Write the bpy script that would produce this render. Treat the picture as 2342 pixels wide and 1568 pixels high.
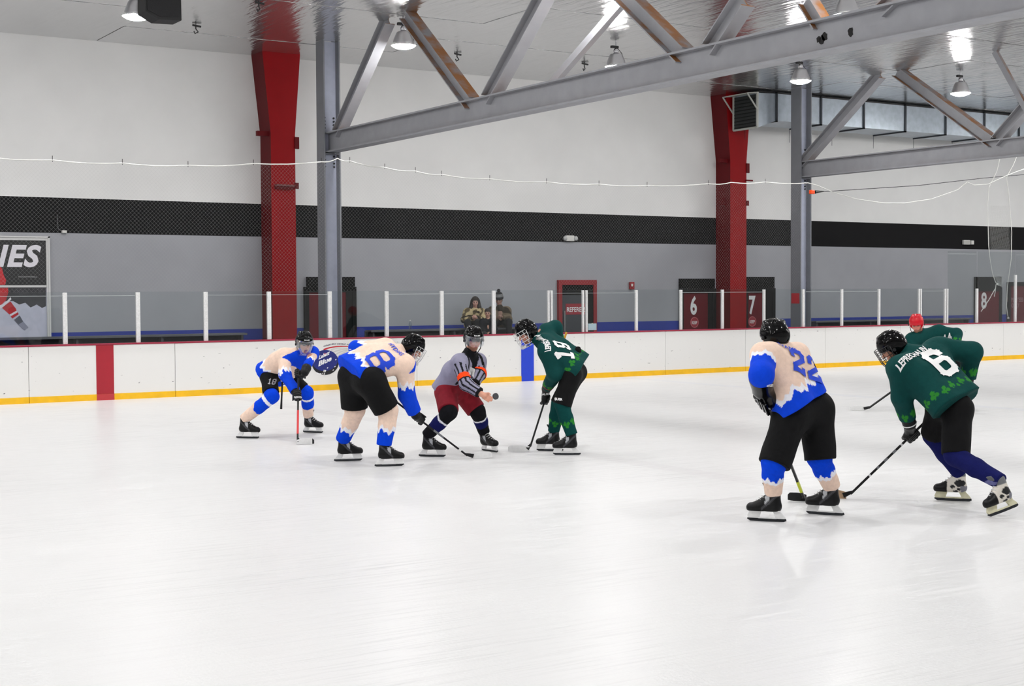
import bpy, bmesh, math, random
import numpy as np
from mathutils import Vector, Matrix, noise as mnoise
from mathutils.bvhtree import BVHTree

random.seed(7)
scene = bpy.context.scene
for o in list(bpy.data.objects):
    bpy.data.objects.remove(o, do_unlink=True)
COL = scene.collection

# ------------------------------------------------------------------ camera
W_PX, H_PX = 2342.0, 1568.0
F_PX, YAW, PITCH, ROLL, CAM_H = 3246.793, 0.56385, -0.03595, -0.005, 1.95663
_f = np.array([math.sin(YAW)*math.cos(PITCH), math.cos(YAW)*math.cos(PITCH), math.sin(PITCH)])
_r0 = np.array([math.cos(YAW), -math.sin(YAW), 0.0]); _u0 = np.cross(_r0, _f)
_r = _r0*math.cos(ROLL) + _u0*math.sin(ROLL); _u = -_r0*math.sin(ROLL) + _u0*math.cos(ROLL)
CAM = np.array([0.0, 0.0, CAM_H])
cd = bpy.data.cameras.new('camera'); cam = bpy.data.objects.new('camera', cd); COL.objects.link(cam)
cd.sensor_fit = 'HORIZONTAL'; cd.sensor_width = 36.0; cd.lens = 36.0*F_PX/W_PX; cd.clip_end = 200
cam.matrix_world = Matrix(((_r[0], _u[0], -_f[0], CAM[0]), (_r[1], _u[1], -_f[1], CAM[1]),
                           (_r[2], _u[2], -_f[2], CAM[2]), (0, 0, 0, 1)))
scene.camera = cam

# ------------------------------------------------------------------ world, exposure
world = bpy.data.worlds.new('hall_air'); scene.world = world; world.use_nodes = True
world.node_tree.nodes['Background'].inputs[0].default_value = (0.9, 0.95, 1.0, 1)
world.node_tree.nodes['Background'].inputs[1].default_value = 0.05
vs = scene.view_settings
vs.view_transform = 'Standard'; vs.look = 'None'; vs.gamma = 1.0; vs.use_curve_mapping = False
vs.exposure = 1.0
LAMP_STRENGTH = 120.0

# ------------------------------------------------------------------ pixel helpers (a pixel gives a direction only)
def ray(px, py):
    return _f + (px-W_PX/2)/F_PX*_r - (py-H_PX/2)/F_PX*_u
def on_axis(px, py, ax, v):
    d = ray(px, py); return Vector(CAM + d*((v-CAM[ax])/d[ax]))
def at_y(px, py, v): return on_axis(px, py, 1, v)
def at_x(px, py, v): return on_axis(px, py, 0, v)
def at_z(px, py, v): return on_axis(px, py, 2, v)

# ------------------------------------------------------------------ materials
def lin(c):
    def g(v):
        v = v/255.0
        return v/12.92 if v <= 0.04045 else ((v+0.055)/1.055)**2.4
    return tuple(g(v) for v in c)
_M = {}
def mat(name, rgb=(200, 200, 200), rough=0.5, metal=0.0, var=0.0, vscale=8.0, bump=0.0, bscale=60.0, spec=0.5, emit=0.0, attr=None, coat=0.0):
    if name in _M: return _M[name]
    m = bpy.data.materials.new(name); _M[name] = m; m.use_nodes = True
    nt = m.node_tree; b = nt.nodes['Principled BSDF']
    c = lin(rgb)+(1,)
    b.inputs['Base Color'].default_value = c
    b.inputs['Roughness'].default_value = rough; b.inputs['Metallic'].default_value = metal
    b.inputs['Specular IOR Level'].default_value = spec
    b.inputs['Coat Weight'].default_value = coat
    src = None
    tc = nt.nodes.new('ShaderNodeTexCoord')
    if attr:
        a = nt.nodes.new('ShaderNodeAttribute'); a.attribute_name = attr; src = a.outputs['Color']
    if var > 0:
        n = nt.nodes.new('ShaderNodeTexNoise'); n.inputs['Scale'].default_value = vscale; n.inputs['Detail'].default_value = 6
        nt.links.new(tc.outputs['Object'], n.inputs['Vector'])
        mr = nt.nodes.new('ShaderNodeMapRange'); mr.inputs[1].default_value = 0.3; mr.inputs[2].default_value = 0.7
        mr.inputs[3].default_value = 1-var; mr.inputs[4].default_value = 1+var*0.6
        nt.links.new(n.outputs[0], mr.inputs[0])
        mx = nt.nodes.new('ShaderNodeVectorMath'); mx.operation = 'SCALE'
        if src: nt.links.new(src, mx.inputs[0])
        else: mx.inputs[0].default_value = c[:3]
        nt.links.new(mr.outputs[0], mx.inputs['Scale'])
        nt.links.new(mx.outputs[0], b.inputs['Base Color'])
    elif src:
        nt.links.new(src, b.inputs['Base Color'])
    if bump > 0:
        n2 = nt.nodes.new('ShaderNodeTexNoise'); n2.inputs['Scale'].default_value = bscale; n2.inputs['Detail'].default_value = 4
        nt.links.new(tc.outputs['Object'], n2.inputs['Vector'])
        bp = nt.nodes.new('ShaderNodeBump'); bp.inputs['Strength'].default_value = bump; bp.inputs['Distance'].default_value = 0.02
        nt.links.new(n2.outputs[0], bp.inputs['Height']); nt.links.new(bp.outputs[0], b.inputs['Normal'])
    if emit > 0:
        b.inputs['Emission Color'].default_value = c; b.inputs['Emission Strength'].default_value = emit
    return m

def glass_mat(name, tint=(0.93, 0.95, 0.95), gloss=0.015, rough=0.02):
    if name in _M: return _M[name]
    m = bpy.data.materials.new(name); _M[name] = m; m.use_nodes = True; nt = m.node_tree
    for n in list(nt.nodes):
        if n.type != 'OUTPUT_MATERIAL': nt.nodes.remove(n)
    out = [n for n in nt.nodes if n.type == 'OUTPUT_MATERIAL'][0]
    tr = nt.nodes.new('ShaderNodeBsdfTransparent'); tr.inputs[0].default_value = tint+(1,)
    gl = nt.nodes.new('ShaderNodeBsdfGlossy'); gl.inputs['Roughness'].default_value = rough; gl.inputs[0].default_value = (1, 1, 1, 1)
    lw = nt.nodes.new('ShaderNodeLayerWeight'); lw.inputs[0].default_value = 0.25
    mm = nt.nodes.new('ShaderNodeMath'); mm.operation = 'MULTIPLY_ADD'; mm.inputs[1].default_value = 0.22; mm.inputs[2].default_value = gloss
    nt.links.new(lw.outputs['Fresnel'], mm.inputs[0])
    sc = nt.nodes.new('ShaderNodeTexNoise'); sc.inputs['Scale'].default_value = 3.0      # light smears on the pane
    mx = nt.nodes.new('ShaderNodeMixShader')
    nt.links.new(mm.outputs[0], mx.inputs[0]); nt.links.new(tr.outputs[0], mx.inputs[1]); nt.links.new(gl.outputs[0], mx.inputs[2])
    nt.links.new(mx.outputs[0], out.inputs[0]); nt.nodes.remove(sc)
    return m

# ------------------------------------------------------------------ mesh helpers
class MB:
    def __init__(s): s.v = []; s.f = []; s.m = []
    def add(s, verts, faces, mi=0):
        o = len(s.v); s.v += [tuple(p) for p in verts]
        for f in faces: s.f.append(tuple(i+o for i in f)); s.m.append(mi)
        return s
    def box(s, lo, hi, mi=0):
        x0, y0, z0 = lo; x1, y1, z1 = hi
        return s.add([(x0,y0,z0),(x1,y0,z0),(x1,y1,z0),(x0,y1,z0),(x0,y0,z1),(x1,y0,z1),(x1,y1,z1),(x0,y1,z1)],
                     [(0,3,2,1),(4,5,6,7),(0,1,5,4),(1,2,6,5),(2,3,7,6),(3,0,4,7)], mi)
    def prism(s, pts, d, mi=0):        # closed planar outline pushed along d
        n = len(pts); d = Vector(d); p = [Vector(q) for q in pts]
        return s.add(p+[q+d for q in p], [tuple(range(n))[::-1], tuple(range(n, 2*n))]+[(i, (i+1) % n, n+(i+1) % n, n+i) for i in range(n)], mi)
    def beam(s, a, b, w, h, up=(0, 0, 1), mi=0, w2=None, h2=None):
        a = Vector(a); b = Vector(b); t = (b-a).normalized(); up = Vector(up)
        if abs(t.dot(up)) > 0.98: up = Vector((0, 1, 0)) if abs(t.y) < 0.9 else Vector((1, 0, 0))
        x = t.cross(up).normalized(); y = x.cross(t).normalized(); w2 = w if w2 is None else w2; h2 = h if h2 is None else h2
        v = [c+x*sx*ww/2+y*sy*hh/2 for c, ww, hh in ((a, w, h), (b, w2, h2)) for sx, sy in ((-1,-1),(1,-1),(1,1),(-1,1))]
        return s.add(v, [(0,1,2,3),(7,6,5,4),(0,4,5,1),(1,5,6,2),(2,6,7,3),(3,7,4,0)], mi)
    def tube(s, pts, r, n=8, mi=0, closed=False):
        pts = [Vector(p) for p in pts]; k = len(pts); base = len(s.v)
        rs = r if isinstance(r, (list, tuple)) else [r]*k
        prev = None
        for i, p in enumerate(pts):
            t = (pts[min(i+1, k-1)]-pts[max(i-1, 0)])
            if closed: t = pts[(i+1) % k]-pts[i-1]
            t.normalize()
            if prev is None:
                u = t.orthogonal().normalized()
            else:
                u = (prev-t*prev.dot(t))
                u = u.normalized() if u.length > 1e-6 else t.orthogonal().normalized()
            prev = u; w = t.cross(u)
            for j in range(n):
                a = 2*math.pi*j/n; s.v.append(tuple(p+(u*math.cos(a)+w*math.sin(a))*rs[i]))
        for i in range(k if closed else k-1):
            for j in range(n):
                a = base+i*n+j; b = base+i*n+(j+1) % n; i2 = (i+1) % k
                s.f.append((a, b, base+i2*n+(j+1) % n, base+i2*n+j)); s.m.append(mi)
        if not closed:
            s.f.append(tuple(base+j for j in range(n))[::-1]); s.m.append(mi)
            s.f.append(tuple(base+(k-1)*n+j for j in range(n))); s.m.append(mi)
        return s
    def lathe(s, prof, c=(0, 0, 0), n=24, mi=0):
        base = len(s.v); c = Vector(c)
        for r, z in prof:
            for j in range(n):
                a = 2*math.pi*j/n; s.v.append((c.x+r*math.cos(a), c.y+r*math.sin(a), c.z+z))
        for i in range(len(prof)-1):
            for j in range(n):
                s.f.append((base+i*n+j, base+i*n+(j+1) % n, base+(i+1)*n+(j+1) % n, base+(i+1)*n+j)); s.m.append(mi)
        return s
    def build(s, name, mats, parent=None, smooth=False, bevel=0.0, world=None, auto=False):
        me = bpy.data.meshes.new(name); me.from_pydata(s.v, [], s.f)
        if not isinstance(mats, (list, tuple)): mats = [mats]
        for m in mats: me.materials.append(m)
        if len(mats) > 1: me.polygons.foreach_set('material_index', s.m)
        if smooth: me.polygons.foreach_set('use_smooth', [True]*len(me.polygons))
        me.update()
        o = bpy.data.objects.new(name, me); COL.objects.link(o)
        if bevel > 0:
            bv = o.modifiers.new('bevel', 'BEVEL'); bv.width = bevel; bv.segments = 2; bv.limit_method = 'ANGLE'
        if parent:
            o.parent = parent
            # geometry is written in world space: keep it there
            o.matrix_parent_inverse = parent_inv(parent)
        return o
def parent_inv(p):
    m = p.matrix_basis.copy(); q = p
    while q.parent:
        m = q.parent.matrix_basis @ q.matrix_parent_inverse @ m; q = q.parent
    return m.inverted()
def tag(o, label=None, cat=None, group=None, kind=None):
    if label: o['label'] = label
    if cat: o['category'] = cat
    if group: o['group'] = group
    if kind: o['kind'] = kind
    return o
def thing(name, label, cat, loc=(0, 0, 0), group=None):
    o = bpy.data.objects.new(name, None); COL.objects.link(o); o.location = loc; o.empty_display_size = 0.1
    return tag(o, label, cat, group)
def struct(o): o['kind'] = 'structure'; return o

# ------------------------------------------------------------------ flat lettering
_TX = {}
def text2d(body, bold=0.0, shear=0.0, spacing=1.0):
    key = (body, bold, shear, spacing)
    if key in _TX: return _TX[key]
    cu = bpy.data.curves.new('t', 'FONT'); cu.body = body; cu.offset = bold; cu.shear = shear; cu.space_character = spacing
    cu.resolution_u = 3
    ob = bpy.data.objects.new('t', cu); COL.objects.link(ob)
    dg = bpy.context.evaluated_depsgraph_get(); ev = ob.evaluated_get(dg); me = ev.to_mesh()
    v = np.array([tuple(p.co)[:2] for p in me.vertices]); f = [tuple(p.vertices) for p in me.polygons]
    ev.to_mesh_clear(); bpy.data.objects.remove(ob, do_unlink=True)
    v -= v.min(0); sz = v.max(0)
    _TX[key] = (v/sz, f, sz[0]/sz[1]); return _TX[key]
def flat_text(name, body, org, u, v, w, h, m, parent=None, bold=0.0, shear=0.0, spacing=1.0):
    """lettering filling the box org + [0..1]u*w + [0..1]v*h"""
    p, f, _ = text2d(body, bold, shear, spacing); org = Vector(org); u = Vector(u); v = Vector(v)
    b = MB(); b.add([org+u*(a*w)+v*(c*h) for a, c in p], f)
    return b.build(name, m, parent)
# ================================================================== THE SETTING
BY = 26.121            # ice face of the far boards
WALL_Y = 31.1          # painted wall behind them
COLY = 28.6            # grey columns
CEIL = 7.46
HX0, HX1, HY0 = -22.0, 62.0, -5.0
ZB = 1.045             # top of the boards

# ice ------------------------------------------------------------
def ice_material():
    m = bpy.data.materials.new('ice'); m.use_nodes = True; nt = m.node_tree; b = nt.nodes['Principled BSDF']; L = nt.links.new
    def node(t, **k):
        n = nt.nodes.new(t)
        for a, v in k.items(): n.inputs[a].default_value = v
        return n
    geo = node('ShaderNodeNewGeometry')
    def scaled(sc, rot=0.0):
        mp = node('ShaderNodeMapping'); mp.inputs['Scale'].default_value = sc; mp.inputs['Rotation'].default_value = (0, 0, rot)
        L(geo.outputs['Position'], mp.inputs['Vector']); return mp.outputs[0]
    def scratches(sc, rot, lo, hi):
        n = node('ShaderNodeTexNoise', Scale=1.0, Detail=5.0, Roughness=0.6); L(scaled(sc, rot), n.inputs['Vector'])
        r = node('ShaderNodeMapRange'); r.inputs[1].default_value = lo; r.inputs[2].default_value = hi
        L(n.outputs[0], r.inputs[0]); return r.outputs[0]
    a = scratches((1.2, 22, 1), 0.9, 0.52, 0.8); c = scratches((1.0, 26, 1), -0.35, 0.53, 0.8); d = scratches((1.4, 30, 1), 1.7, 0.56, 0.82)
    big = node('ShaderNodeTexNoise', Scale=0.35, Detail=2.0); L(geo.outputs['Position'], big.inputs['Vector'])
    br = node('ShaderNodeMapRange'); br.inputs[1].default_value = 0.46; br.inputs[2].default_value = 0.70; L(big.outputs[0], br.inputs[0])
    mx = node('ShaderNodeMath'); mx.operation = 'MAXIMUM'; L(a, mx.inputs[0]); L(c, mx.inputs[1])
    mx2 = node('ShaderNodeMath'); mx2.operation = 'MAXIMUM'; L(mx.outputs[0], mx2.inputs[0]); L(d, mx2.inputs[1])
    ml = node('ShaderNodeMath'); ml.operation = 'MULTIPLY'; L(mx2.outputs[0], ml.inputs[0]); L(br.outputs[0], ml.inputs[1])
    cr = node('ShaderNodeMixRGB'); cr.inputs[1].default_value = (0.715, 0.715, 0.72, 1); cr.inputs[2].default_value = (0.46, 0.463, 0.468, 1)
    L(ml.outputs[0], cr.inputs[0])
    # lines painted under the ice, seen faintly through its frosted top
    sx = node('ShaderNodeSeparateXYZ'); L(geo.outputs['Position'], sx.inputs[0]); prev = cr.outputs[0]
    for xc, hw, colr in ((9.83, 0.15, (0.52, 0.50, 0.52, 1)), (19.34, 0.15, (0.55, 0.58, 0.68, 1))):
        s1 = node('ShaderNodeMath'); s1.operation = 'SUBTRACT'; s1.inputs[1].default_value = xc; L(sx.outputs[0], s1.inputs[0])
        s2 = node('ShaderNodeMath'); s2.operation = 'ABSOLUTE'; L(s1.outputs[0], s2.inputs[0])
        s3 = node('ShaderNodeMapRange'); s3.inputs[1].default_value = hw-0.02; s3.inputs[2].default_value = hw+0.03; s3.inputs[3].default_value = 0.25; s3.inputs[4].default_value = 0.0; L(s2.outputs[0], s3.inputs[0])
        m3 = node('ShaderNodeMixRGB'); L(s3.outputs[0], m3.inputs[0]); L(prev, m3.inputs[1]); m3.inputs[2].default_value = colr; prev = m3.outputs[0]
    L(prev, b.inputs['Base Color'])
    fine = node('ShaderNodeTexNoise', Scale=40.0, Detail=5.0); L(geo.outputs['Position'], fine.inputs['Vector'])
    rr = node('ShaderNodeMapRange'); rr.inputs[3].default_value = 0.28; rr.inputs[4].default_value = 0.6; L(mx2.outputs[0], rr.inputs[0])
    L(rr.outputs[0], b.inputs['Roughness'])
    bp = node('ShaderNodeBump', Strength=0.12, Distance=0.01)
    sm = node('ShaderNodeMath'); sm.operation = 'SUBTRACT'; L(fine.outputs[0], sm.inputs[0]); L(mx2.outputs[0], sm.inputs[1])
    L(sm.outputs[0], bp.inputs['Height']); L(bp.outputs[0], b.inputs['Normal'])
    b.inputs['IOR'].default_value = 1.31; b.inputs['Specular IOR Level'].default_value = 0.35
    return m
ICE = ice_material()
fl = MB().box((HX0, HY0, -0.3), (HX1, BY+0.1, 0.0)).build('floor', ICE); struct(fl)
fl['label'] = 'white scratched ice sheet of the rink'
wk = MB().box((HX0, BY+0.1, -0.3), (HX1, WALL_Y+0.3, -0.005)).build('floor_walkway', mat('rubber_floor', (52, 52, 56), 0.9, var=0.2)); struct(wk)

# back wall: paint bands of one wall --------------------------------
WHITE_W = mat('wall_white_paint', (232, 232, 231), 0.65, var=0.03, vscale=1.2, bump=0.05, bscale=90)
BLACK_W = mat('wall_black_paint', (15, 15, 17), 0.7, var=0.08, vscale=3, spec=0.2)
GREY_W = mat('wall_grey_paint', (158, 160, 166), 0.6, var=0.04, vscale=1.5, bump=0.05, bscale=90)
BLUE_W = mat('wall_blue_paint', (28, 52, 150), 0.55, var=0.06)
b = MB()
zs = [-0.3, 1.13, 3.27, 4.03, CEIL+0.6]
for i in range(4):
    b.box((HX0, WALL_Y, zs[i]), (HX1, WALL_Y+0.3, zs[i+1]), [3, 2, 1, 0][i])
struct(b.build('wall_back', [WHITE_W, BLACK_W, GREY_W, BLUE_W]))
struct(MB().box((HX0-0.3, HY0-0.3, -0.3), (HX0, WALL_Y+0.3, CEIL+0.6)).build('wall_left', WHITE_W))
struct(MB().box((HX1, HY0-0.3, -0.3), (HX1+0.3, WALL_Y+0.3, CEIL+0.6)).build('wall_right', WHITE_W))
struct(MB().box((HX0, HY0-0.3, -0.3), (HX1, HY0, CEIL+0.6)).build('wall_near', WHITE_W))

# ceiling of foil faced panels ---------------------------------------
def foil_material():
    m = bpy.data.materials.new('ceiling_foil'); m.use_nodes = True; nt = m.node_tree; b = nt.nodes['Principled BSDF']; L = nt.links.new
    b.inputs['Base Color'].default_value = (0.66, 0.66, 0.665, 1); b.inputs['Metallic'].default_value = 0.9; b.inputs['Roughness'].default_value = 0.2
    geo = nt.nodes.new('ShaderNodeNewGeometry')
    mp = nt.nodes.new('ShaderNodeMapping'); mp.inputs['Scale'].default_value = (1.0, 0.16, 1); L(geo.outputs['Position'], mp.inputs['Vector'])
    n1 = nt.nodes.new('ShaderNodeTexNoise'); n1.inputs['Scale'].default_value = 7.0; n1.inputs['Detail'].default_value = 3; L(mp.outputs[0], n1.inputs['Vector'])
    n2 = nt.nodes.new('ShaderNodeTexNoise'); n2.inputs['Scale'].default_value = 0.9; n2.inputs['Detail'].default_value = 2; L(mp.outputs[0], n2.inputs['Vector'])
    ad = nt.nodes.new('ShaderNodeMath'); ad.operation = 'MULTIPLY_ADD'; ad.inputs[1].default_value = 1.6
    L(n2.outputs[0], ad.inputs[0]); L(n1.outputs[0], ad.inputs[2])
    bp = nt.nodes.new('ShaderNodeBump'); bp.inputs['Strength'].default_value = 0.4; bp.inputs['Distance'].default_value = 0.05
    L(ad.outputs[0], bp.inputs['Height']); L(bp.outputs[0], b.inputs['Normal'])
    return m
FOIL = foil_material()
ce = MB().box((HX0, HY0, CEIL+0.02), (HX1, WALL_Y+0.3, CEIL+0.4)).build('ceiling', mat('ceiling_deck', (70, 70, 74), 0.7)); struct(ce)
PX, PY = 6.2, 2.0
pm = MB().box((-PX/2+0.006, -PY/2+0.006, 0), (PX/2-0.006, PY/2-0.006, 0.03))
first = None
ys = [WALL_Y-PY/2-PY*i for i in range(17)]
for i, yy in enumerate(ys):
    for j in range(13):
        xx = -18.9+PX*j
        if first is None:
            first = pm.build('ceiling_panel', FOIL, ce); o = first
        else:
            o = first.copy(); COL.objects.link(o); o.parent = ce
        o.location = (xx, yy, CEIL-0.005-0.006*((i*3+j*5) % 2))

# boards --------------------------------------------------------------
BWHITE = mat('board_white', (238, 237, 236), 0.35, var=0.02, vscale=2)
def board_scuffs():
    m = mat('board_white_scuffed', (238, 237, 236), 0.35); nt = m.node_tree; b = nt.nodes['Principled BSDF']; L = nt.links.new
    geo = nt.nodes.new('ShaderNodeNewGeometry'); mp = nt.nodes.new('ShaderNodeMapping'); mp.inputs['Scale'].default_value = (9, 1, 22)
    L(geo.outputs['Position'], mp.inputs['Vector'])
    n = nt.nodes.new('ShaderNodeTexNoise'); n.inputs['Scale'].default_value = 1.0; n.inputs['Detail'].default_value = 1; L(mp.outputs[0], n.inputs['Vector'])
    r = nt.nodes.new('ShaderNodeMapRange'); r.inputs[1].default_value = 0.735; r.inputs[2].default_value = 0.80; L(n.outputs[0], r.inputs[0])
    mx = nt.nodes.new('ShaderNodeMixRGB'); mx.inputs[1].default_value = lin((232, 231, 229))+(1,); mx.inputs[2].default_value = (0.10, 0.10, 0.11, 1)
    L(r.outputs[0], mx.inputs[0]); L(mx.outputs[0], b.inputs['Base Color']); return m
BSCUFF = board_scuffs()
YELLOW = mat('kickplate_yellow', (245, 190, 12), 0.4, var=0.08, vscale=6)
CAPRED = mat('cap_rail_red', (150, 28, 58), 0.4)
LINERED = mat('board_line_red', (168, 22, 42), 0.45, var=0.05)
LINEREDK = mat('kick_line_red', (188, 52, 58), 0.45)
LINEBLUE = mat('board_line_blue', (20, 62, 205), 0.45, var=0.05)
boards = thing('dasher_boards', 'long white rink boards with yellow kickplate and dark red cap rail', 'boards', (18, BY, 0))
def bx(px): return at_y(px, 800, BY).x
seams = [-4.0, 0.4, 2.9, bx(65), bx(400), bx(400)+2.62, bx(400)+5.2, bx(400)+7.8, bx(1338), bx(1522), bx(1705), bx(1888), bx(2060), bx(2295), bx(2295)+2.6, bx(2295)+5.2]
xr0, xr1 = bx(219.5), bx(259.5); xb0, xb1 = bx(1192), bx(1220)
for i in range(len(seams)-1):
    x0, x1 = seams[i]+0.004, seams[i+1]-0.004
    MB().box((x0, BY, 0.112), (x1, BY+0.05, ZB-0.03)).build('panel', BSCUFF, boards, bevel=0.003)
    MB().box((x0, BY-0.012, -0.02), (x1, BY+0.05, 0.112)).build('kickplate', YELLOW, boards, bevel=0.004)
MB().box((seams[0], BY-0.02, ZB-0.03), (seams[-1], BY+0.16, ZB)).build('cap_rail', CAPRED, boards, bevel=0.006)
MB().box((xr0, BY-0.006, 0.112), (xr1, BY+0.01, ZB-0.03)).build('line_mark', LINERED, boards)
MB().box((xr0, BY-0.018, 0.0), (xr1, BY-0.011, 0.112)).build('line_mark', LINEREDK, boards)
MB().box((xb0, BY-0.016, 0.0), (xb1, BY+0.01, ZB-0.03)).build('line_mark', LINEBLUE, boards)
# support frame behind the boards
for i in range(24):
    x = -3+i*1.6
    MB().beam((x, BY+0.12, 0), (x, BY+0.12, ZB-0.03), 0.06, 0.06).build('support_post', mat('galvanised', (150, 152, 155), 0.45, 0.8), boards)

# advert printed on the boards: blue disc, red and grey swoosh -------------
AY = BY-0.004
def ad_pt(px, py, d=0.0):
    p = at_y(px, py, AY-d); return p
DISC = mat('advert_disc_blue', (22, 36, 120), 0.35, var=0.15, vscale=14); DISCK = mat('advert_black', (18, 18, 24), 0.35)
ADW = mat('advert_white', (240, 240, 242), 0.4); ADR = mat('advert_red', (196, 30, 44), 0.4); ADG = mat('advert_grey', (206, 205, 204), 0.4)
ad = MB()
def fan(b, pts, mi):
    b.add(pts, [tuple(range(len(pts)))], mi)
# disc: black crescent below, blue ellipse above
def ell(cx, cy, rx, ry, rot, n=40, d=0.0, a0=0, a1=360):
    o = []
    for k in range(n):
        a = math.radians(a0+(a1-a0)*k/n); x = rx*math.cos(a); y = ry*math.sin(a); c, s = math.cos(rot), math.sin(rot)
        o.append(ad_pt(cx+x*c-y*s, cy+x*s+y*c, d))
    return o
fan(ad, ell(744, 829, 31, 28, -0.15), 1)
fan(ad, ell(743, 824, 29.5, 24, -0.12, d=0.001), 0)
# swoosh stripes
def ribbon(b, pts, w0, w1, mi, d=0.0):
    n = len(pts); vs_ = []
    for i, (x, y) in enumerate(pts):
        x2, y2 = pts[min(i+1, n-1)]; x1, y1 = pts[max(i-1, 0)]; l = math.hypot(x2-x1, y2-y1) or 1
        nx, ny = -(y2-y1)/l, (x2-x1)/l; w = w0+(w1-w0)*i/(n-1)
        vs_ += [ad_pt(x+nx*w, y+ny*w, d), ad_pt(x-nx*w, y-ny*w, d)]
    b.add(vs_, [(2*i, 2*i+1, 2*i+3, 2*i+2) for i in range(n-1)], mi)
def arc(p0, p1, p2, n=12):
    return [((1-t)**2*p0[0]+2*t*(1-t)*p1[0]+t*t*p2[0], (1-t)**2*p0[1]+2*t*(1-t)*p1[1]+t*t*p2[1]) for t in [i/(n-1) for i in range(n)]]
ribbon(ad, arc((740, 799.5), (764, 789), (800, 792.5)), 1.7, 0.8, 3)
for k in range(4):
    ribbon(ad, arc((757+5*k, 800+5.5*k), (775+3*k, 793+4*k), (800, 797+1.6*k)), 1.9, 0.7, 4)
ribbon(ad, arc((745, 846), (741, 852), (738, 855)), 1.6, 1.6, 2, d=0.002)
ribbon(ad, [(741, 856), (741, 845)], 2.6, 0.4, 2, d=0.002)
ribbon(ad, arc((724, 852), (730, 856), (735, 854)), 1.4, 1.2, 2, d=0.002)
for (x, y) in ((768, 822), (766, 838), (749, 841), (762, 846)): ribbon(ad, [(x-1, y+1), (x+1.2, y-1.2)], 0.9, 0.9, 2, d=0.002)
fan(ad, [ad_pt(x, y, 0.002) for x, y in ((739, 812), (741, 806), (743, 808.5), (747, 806), (746, 811), (743, 814))], 3)
adv = ad.build('advert', [DISC, DISCK, ADW, ADR, ADG], boards)
up = Vector((0, 0, 1))
def ad_text(body, px0, py0, px1, py1, hpx, bold, shear, m):
    a = ad_pt(px0, py0, 0.004); c = ad_pt(px1, py1, 0.004); u = (c-a); w = u.length; u.normalize()
    h = (ad_pt(px0, py0-hpx, 0.004)-a).length
    return flat_text('lettering', body, a, u, Vector((0.1, 0, 1)), w, h, m, boards, bold, shear)
ad_text('Labatt', 728.5, 822, 754, 810, 9, 0.03, 0.3, ADW)
ad_text('Blue', 728, 838, 758, 824.5, 12, 0.035, 0.1, ADW)
DKT = mat('advert_text_dark', (60, 62, 90), 0.5)
ad_text('Labatt', 740, 793, 756.5, 788.5, 3.4, 0.02, 0.2, DKT); ad_text('Blue', 758, 788.5, 768.5, 787.2, 3.4, 0.02, 0.2, DKT)
ad_text('USA2u2', 771, 787.6, 790.5, 788, 3.3, 0.02, 0.2, DKT); ad_text('Hoc', 793, 788.6, 800.5, 789.8, 3.2, 0.02, 0.2, DKT)

# glass above the boards ------------------------------------------------
gl = thing('glass_screen', 'row of clear glass panes between white posts on top of the boards', 'glass screen', (18, BY+0.07, ZB))
POSTM = mat('post_white', (222, 222, 222), 0.4, var=0.12, vscale=40); PANE = glass_mat('pane_glass')
singles = [-20, 148, 315, 470, 615, 754, 884, 1010, 1129, 1455, 1557, 1652, 1747, 1837, 1925, 2010, 2234, 2322, 2400]
doubles = [(1254, 1261), (1333, 1341), (2101.5, 2105.5), (2161, 2166)]
GY = BY+0.07
def gx(px, y=700): return at_y(px, y, GY).x
edges = []
for px in singles: edges.append((gx(px), gx(px), px))
for a, c in doubles: edges.append((gx(a), gx(c), a))
edges.sort(); ZG = 1.985
def post(x, z1, w=0.075):
    o = MB().box((x-w/2, GY-0.03, ZB), (x+w/2, GY+0.03, z1)).build('post', POSTM, gl, bevel=0.006)
for (xa, xc, px) in edges:
    z1 = ZG if px < 2300 else 2.36
    if xa == xc: post(xa, z1, 0.078 if px < 1200 else 0.062)
    else: post(xa, z1, 0.042); post(xc, z1, 0.042)
for i in range(len(edges)-1):
    x0 = edges[i][1]+0.02; x1 = edges[i+1][0]-0.02
    z1 = ZG+0.01 if edges[i][2] < 2160 else 3.0
    MB().box((x0, GY-0.006, ZB+0.002), (x1, GY+0.006, z1)).build('glass_pane', PANE, gl)
    if i % 3 != 2:
        zt = z1-0.075
        MB().box((x0, GY-0.008, zt), (x1, GY+0.008, zt+0.006)).build('pane_edge', mat('pane_edge_pale', (190, 195, 196), 0.4), gl)

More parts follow.
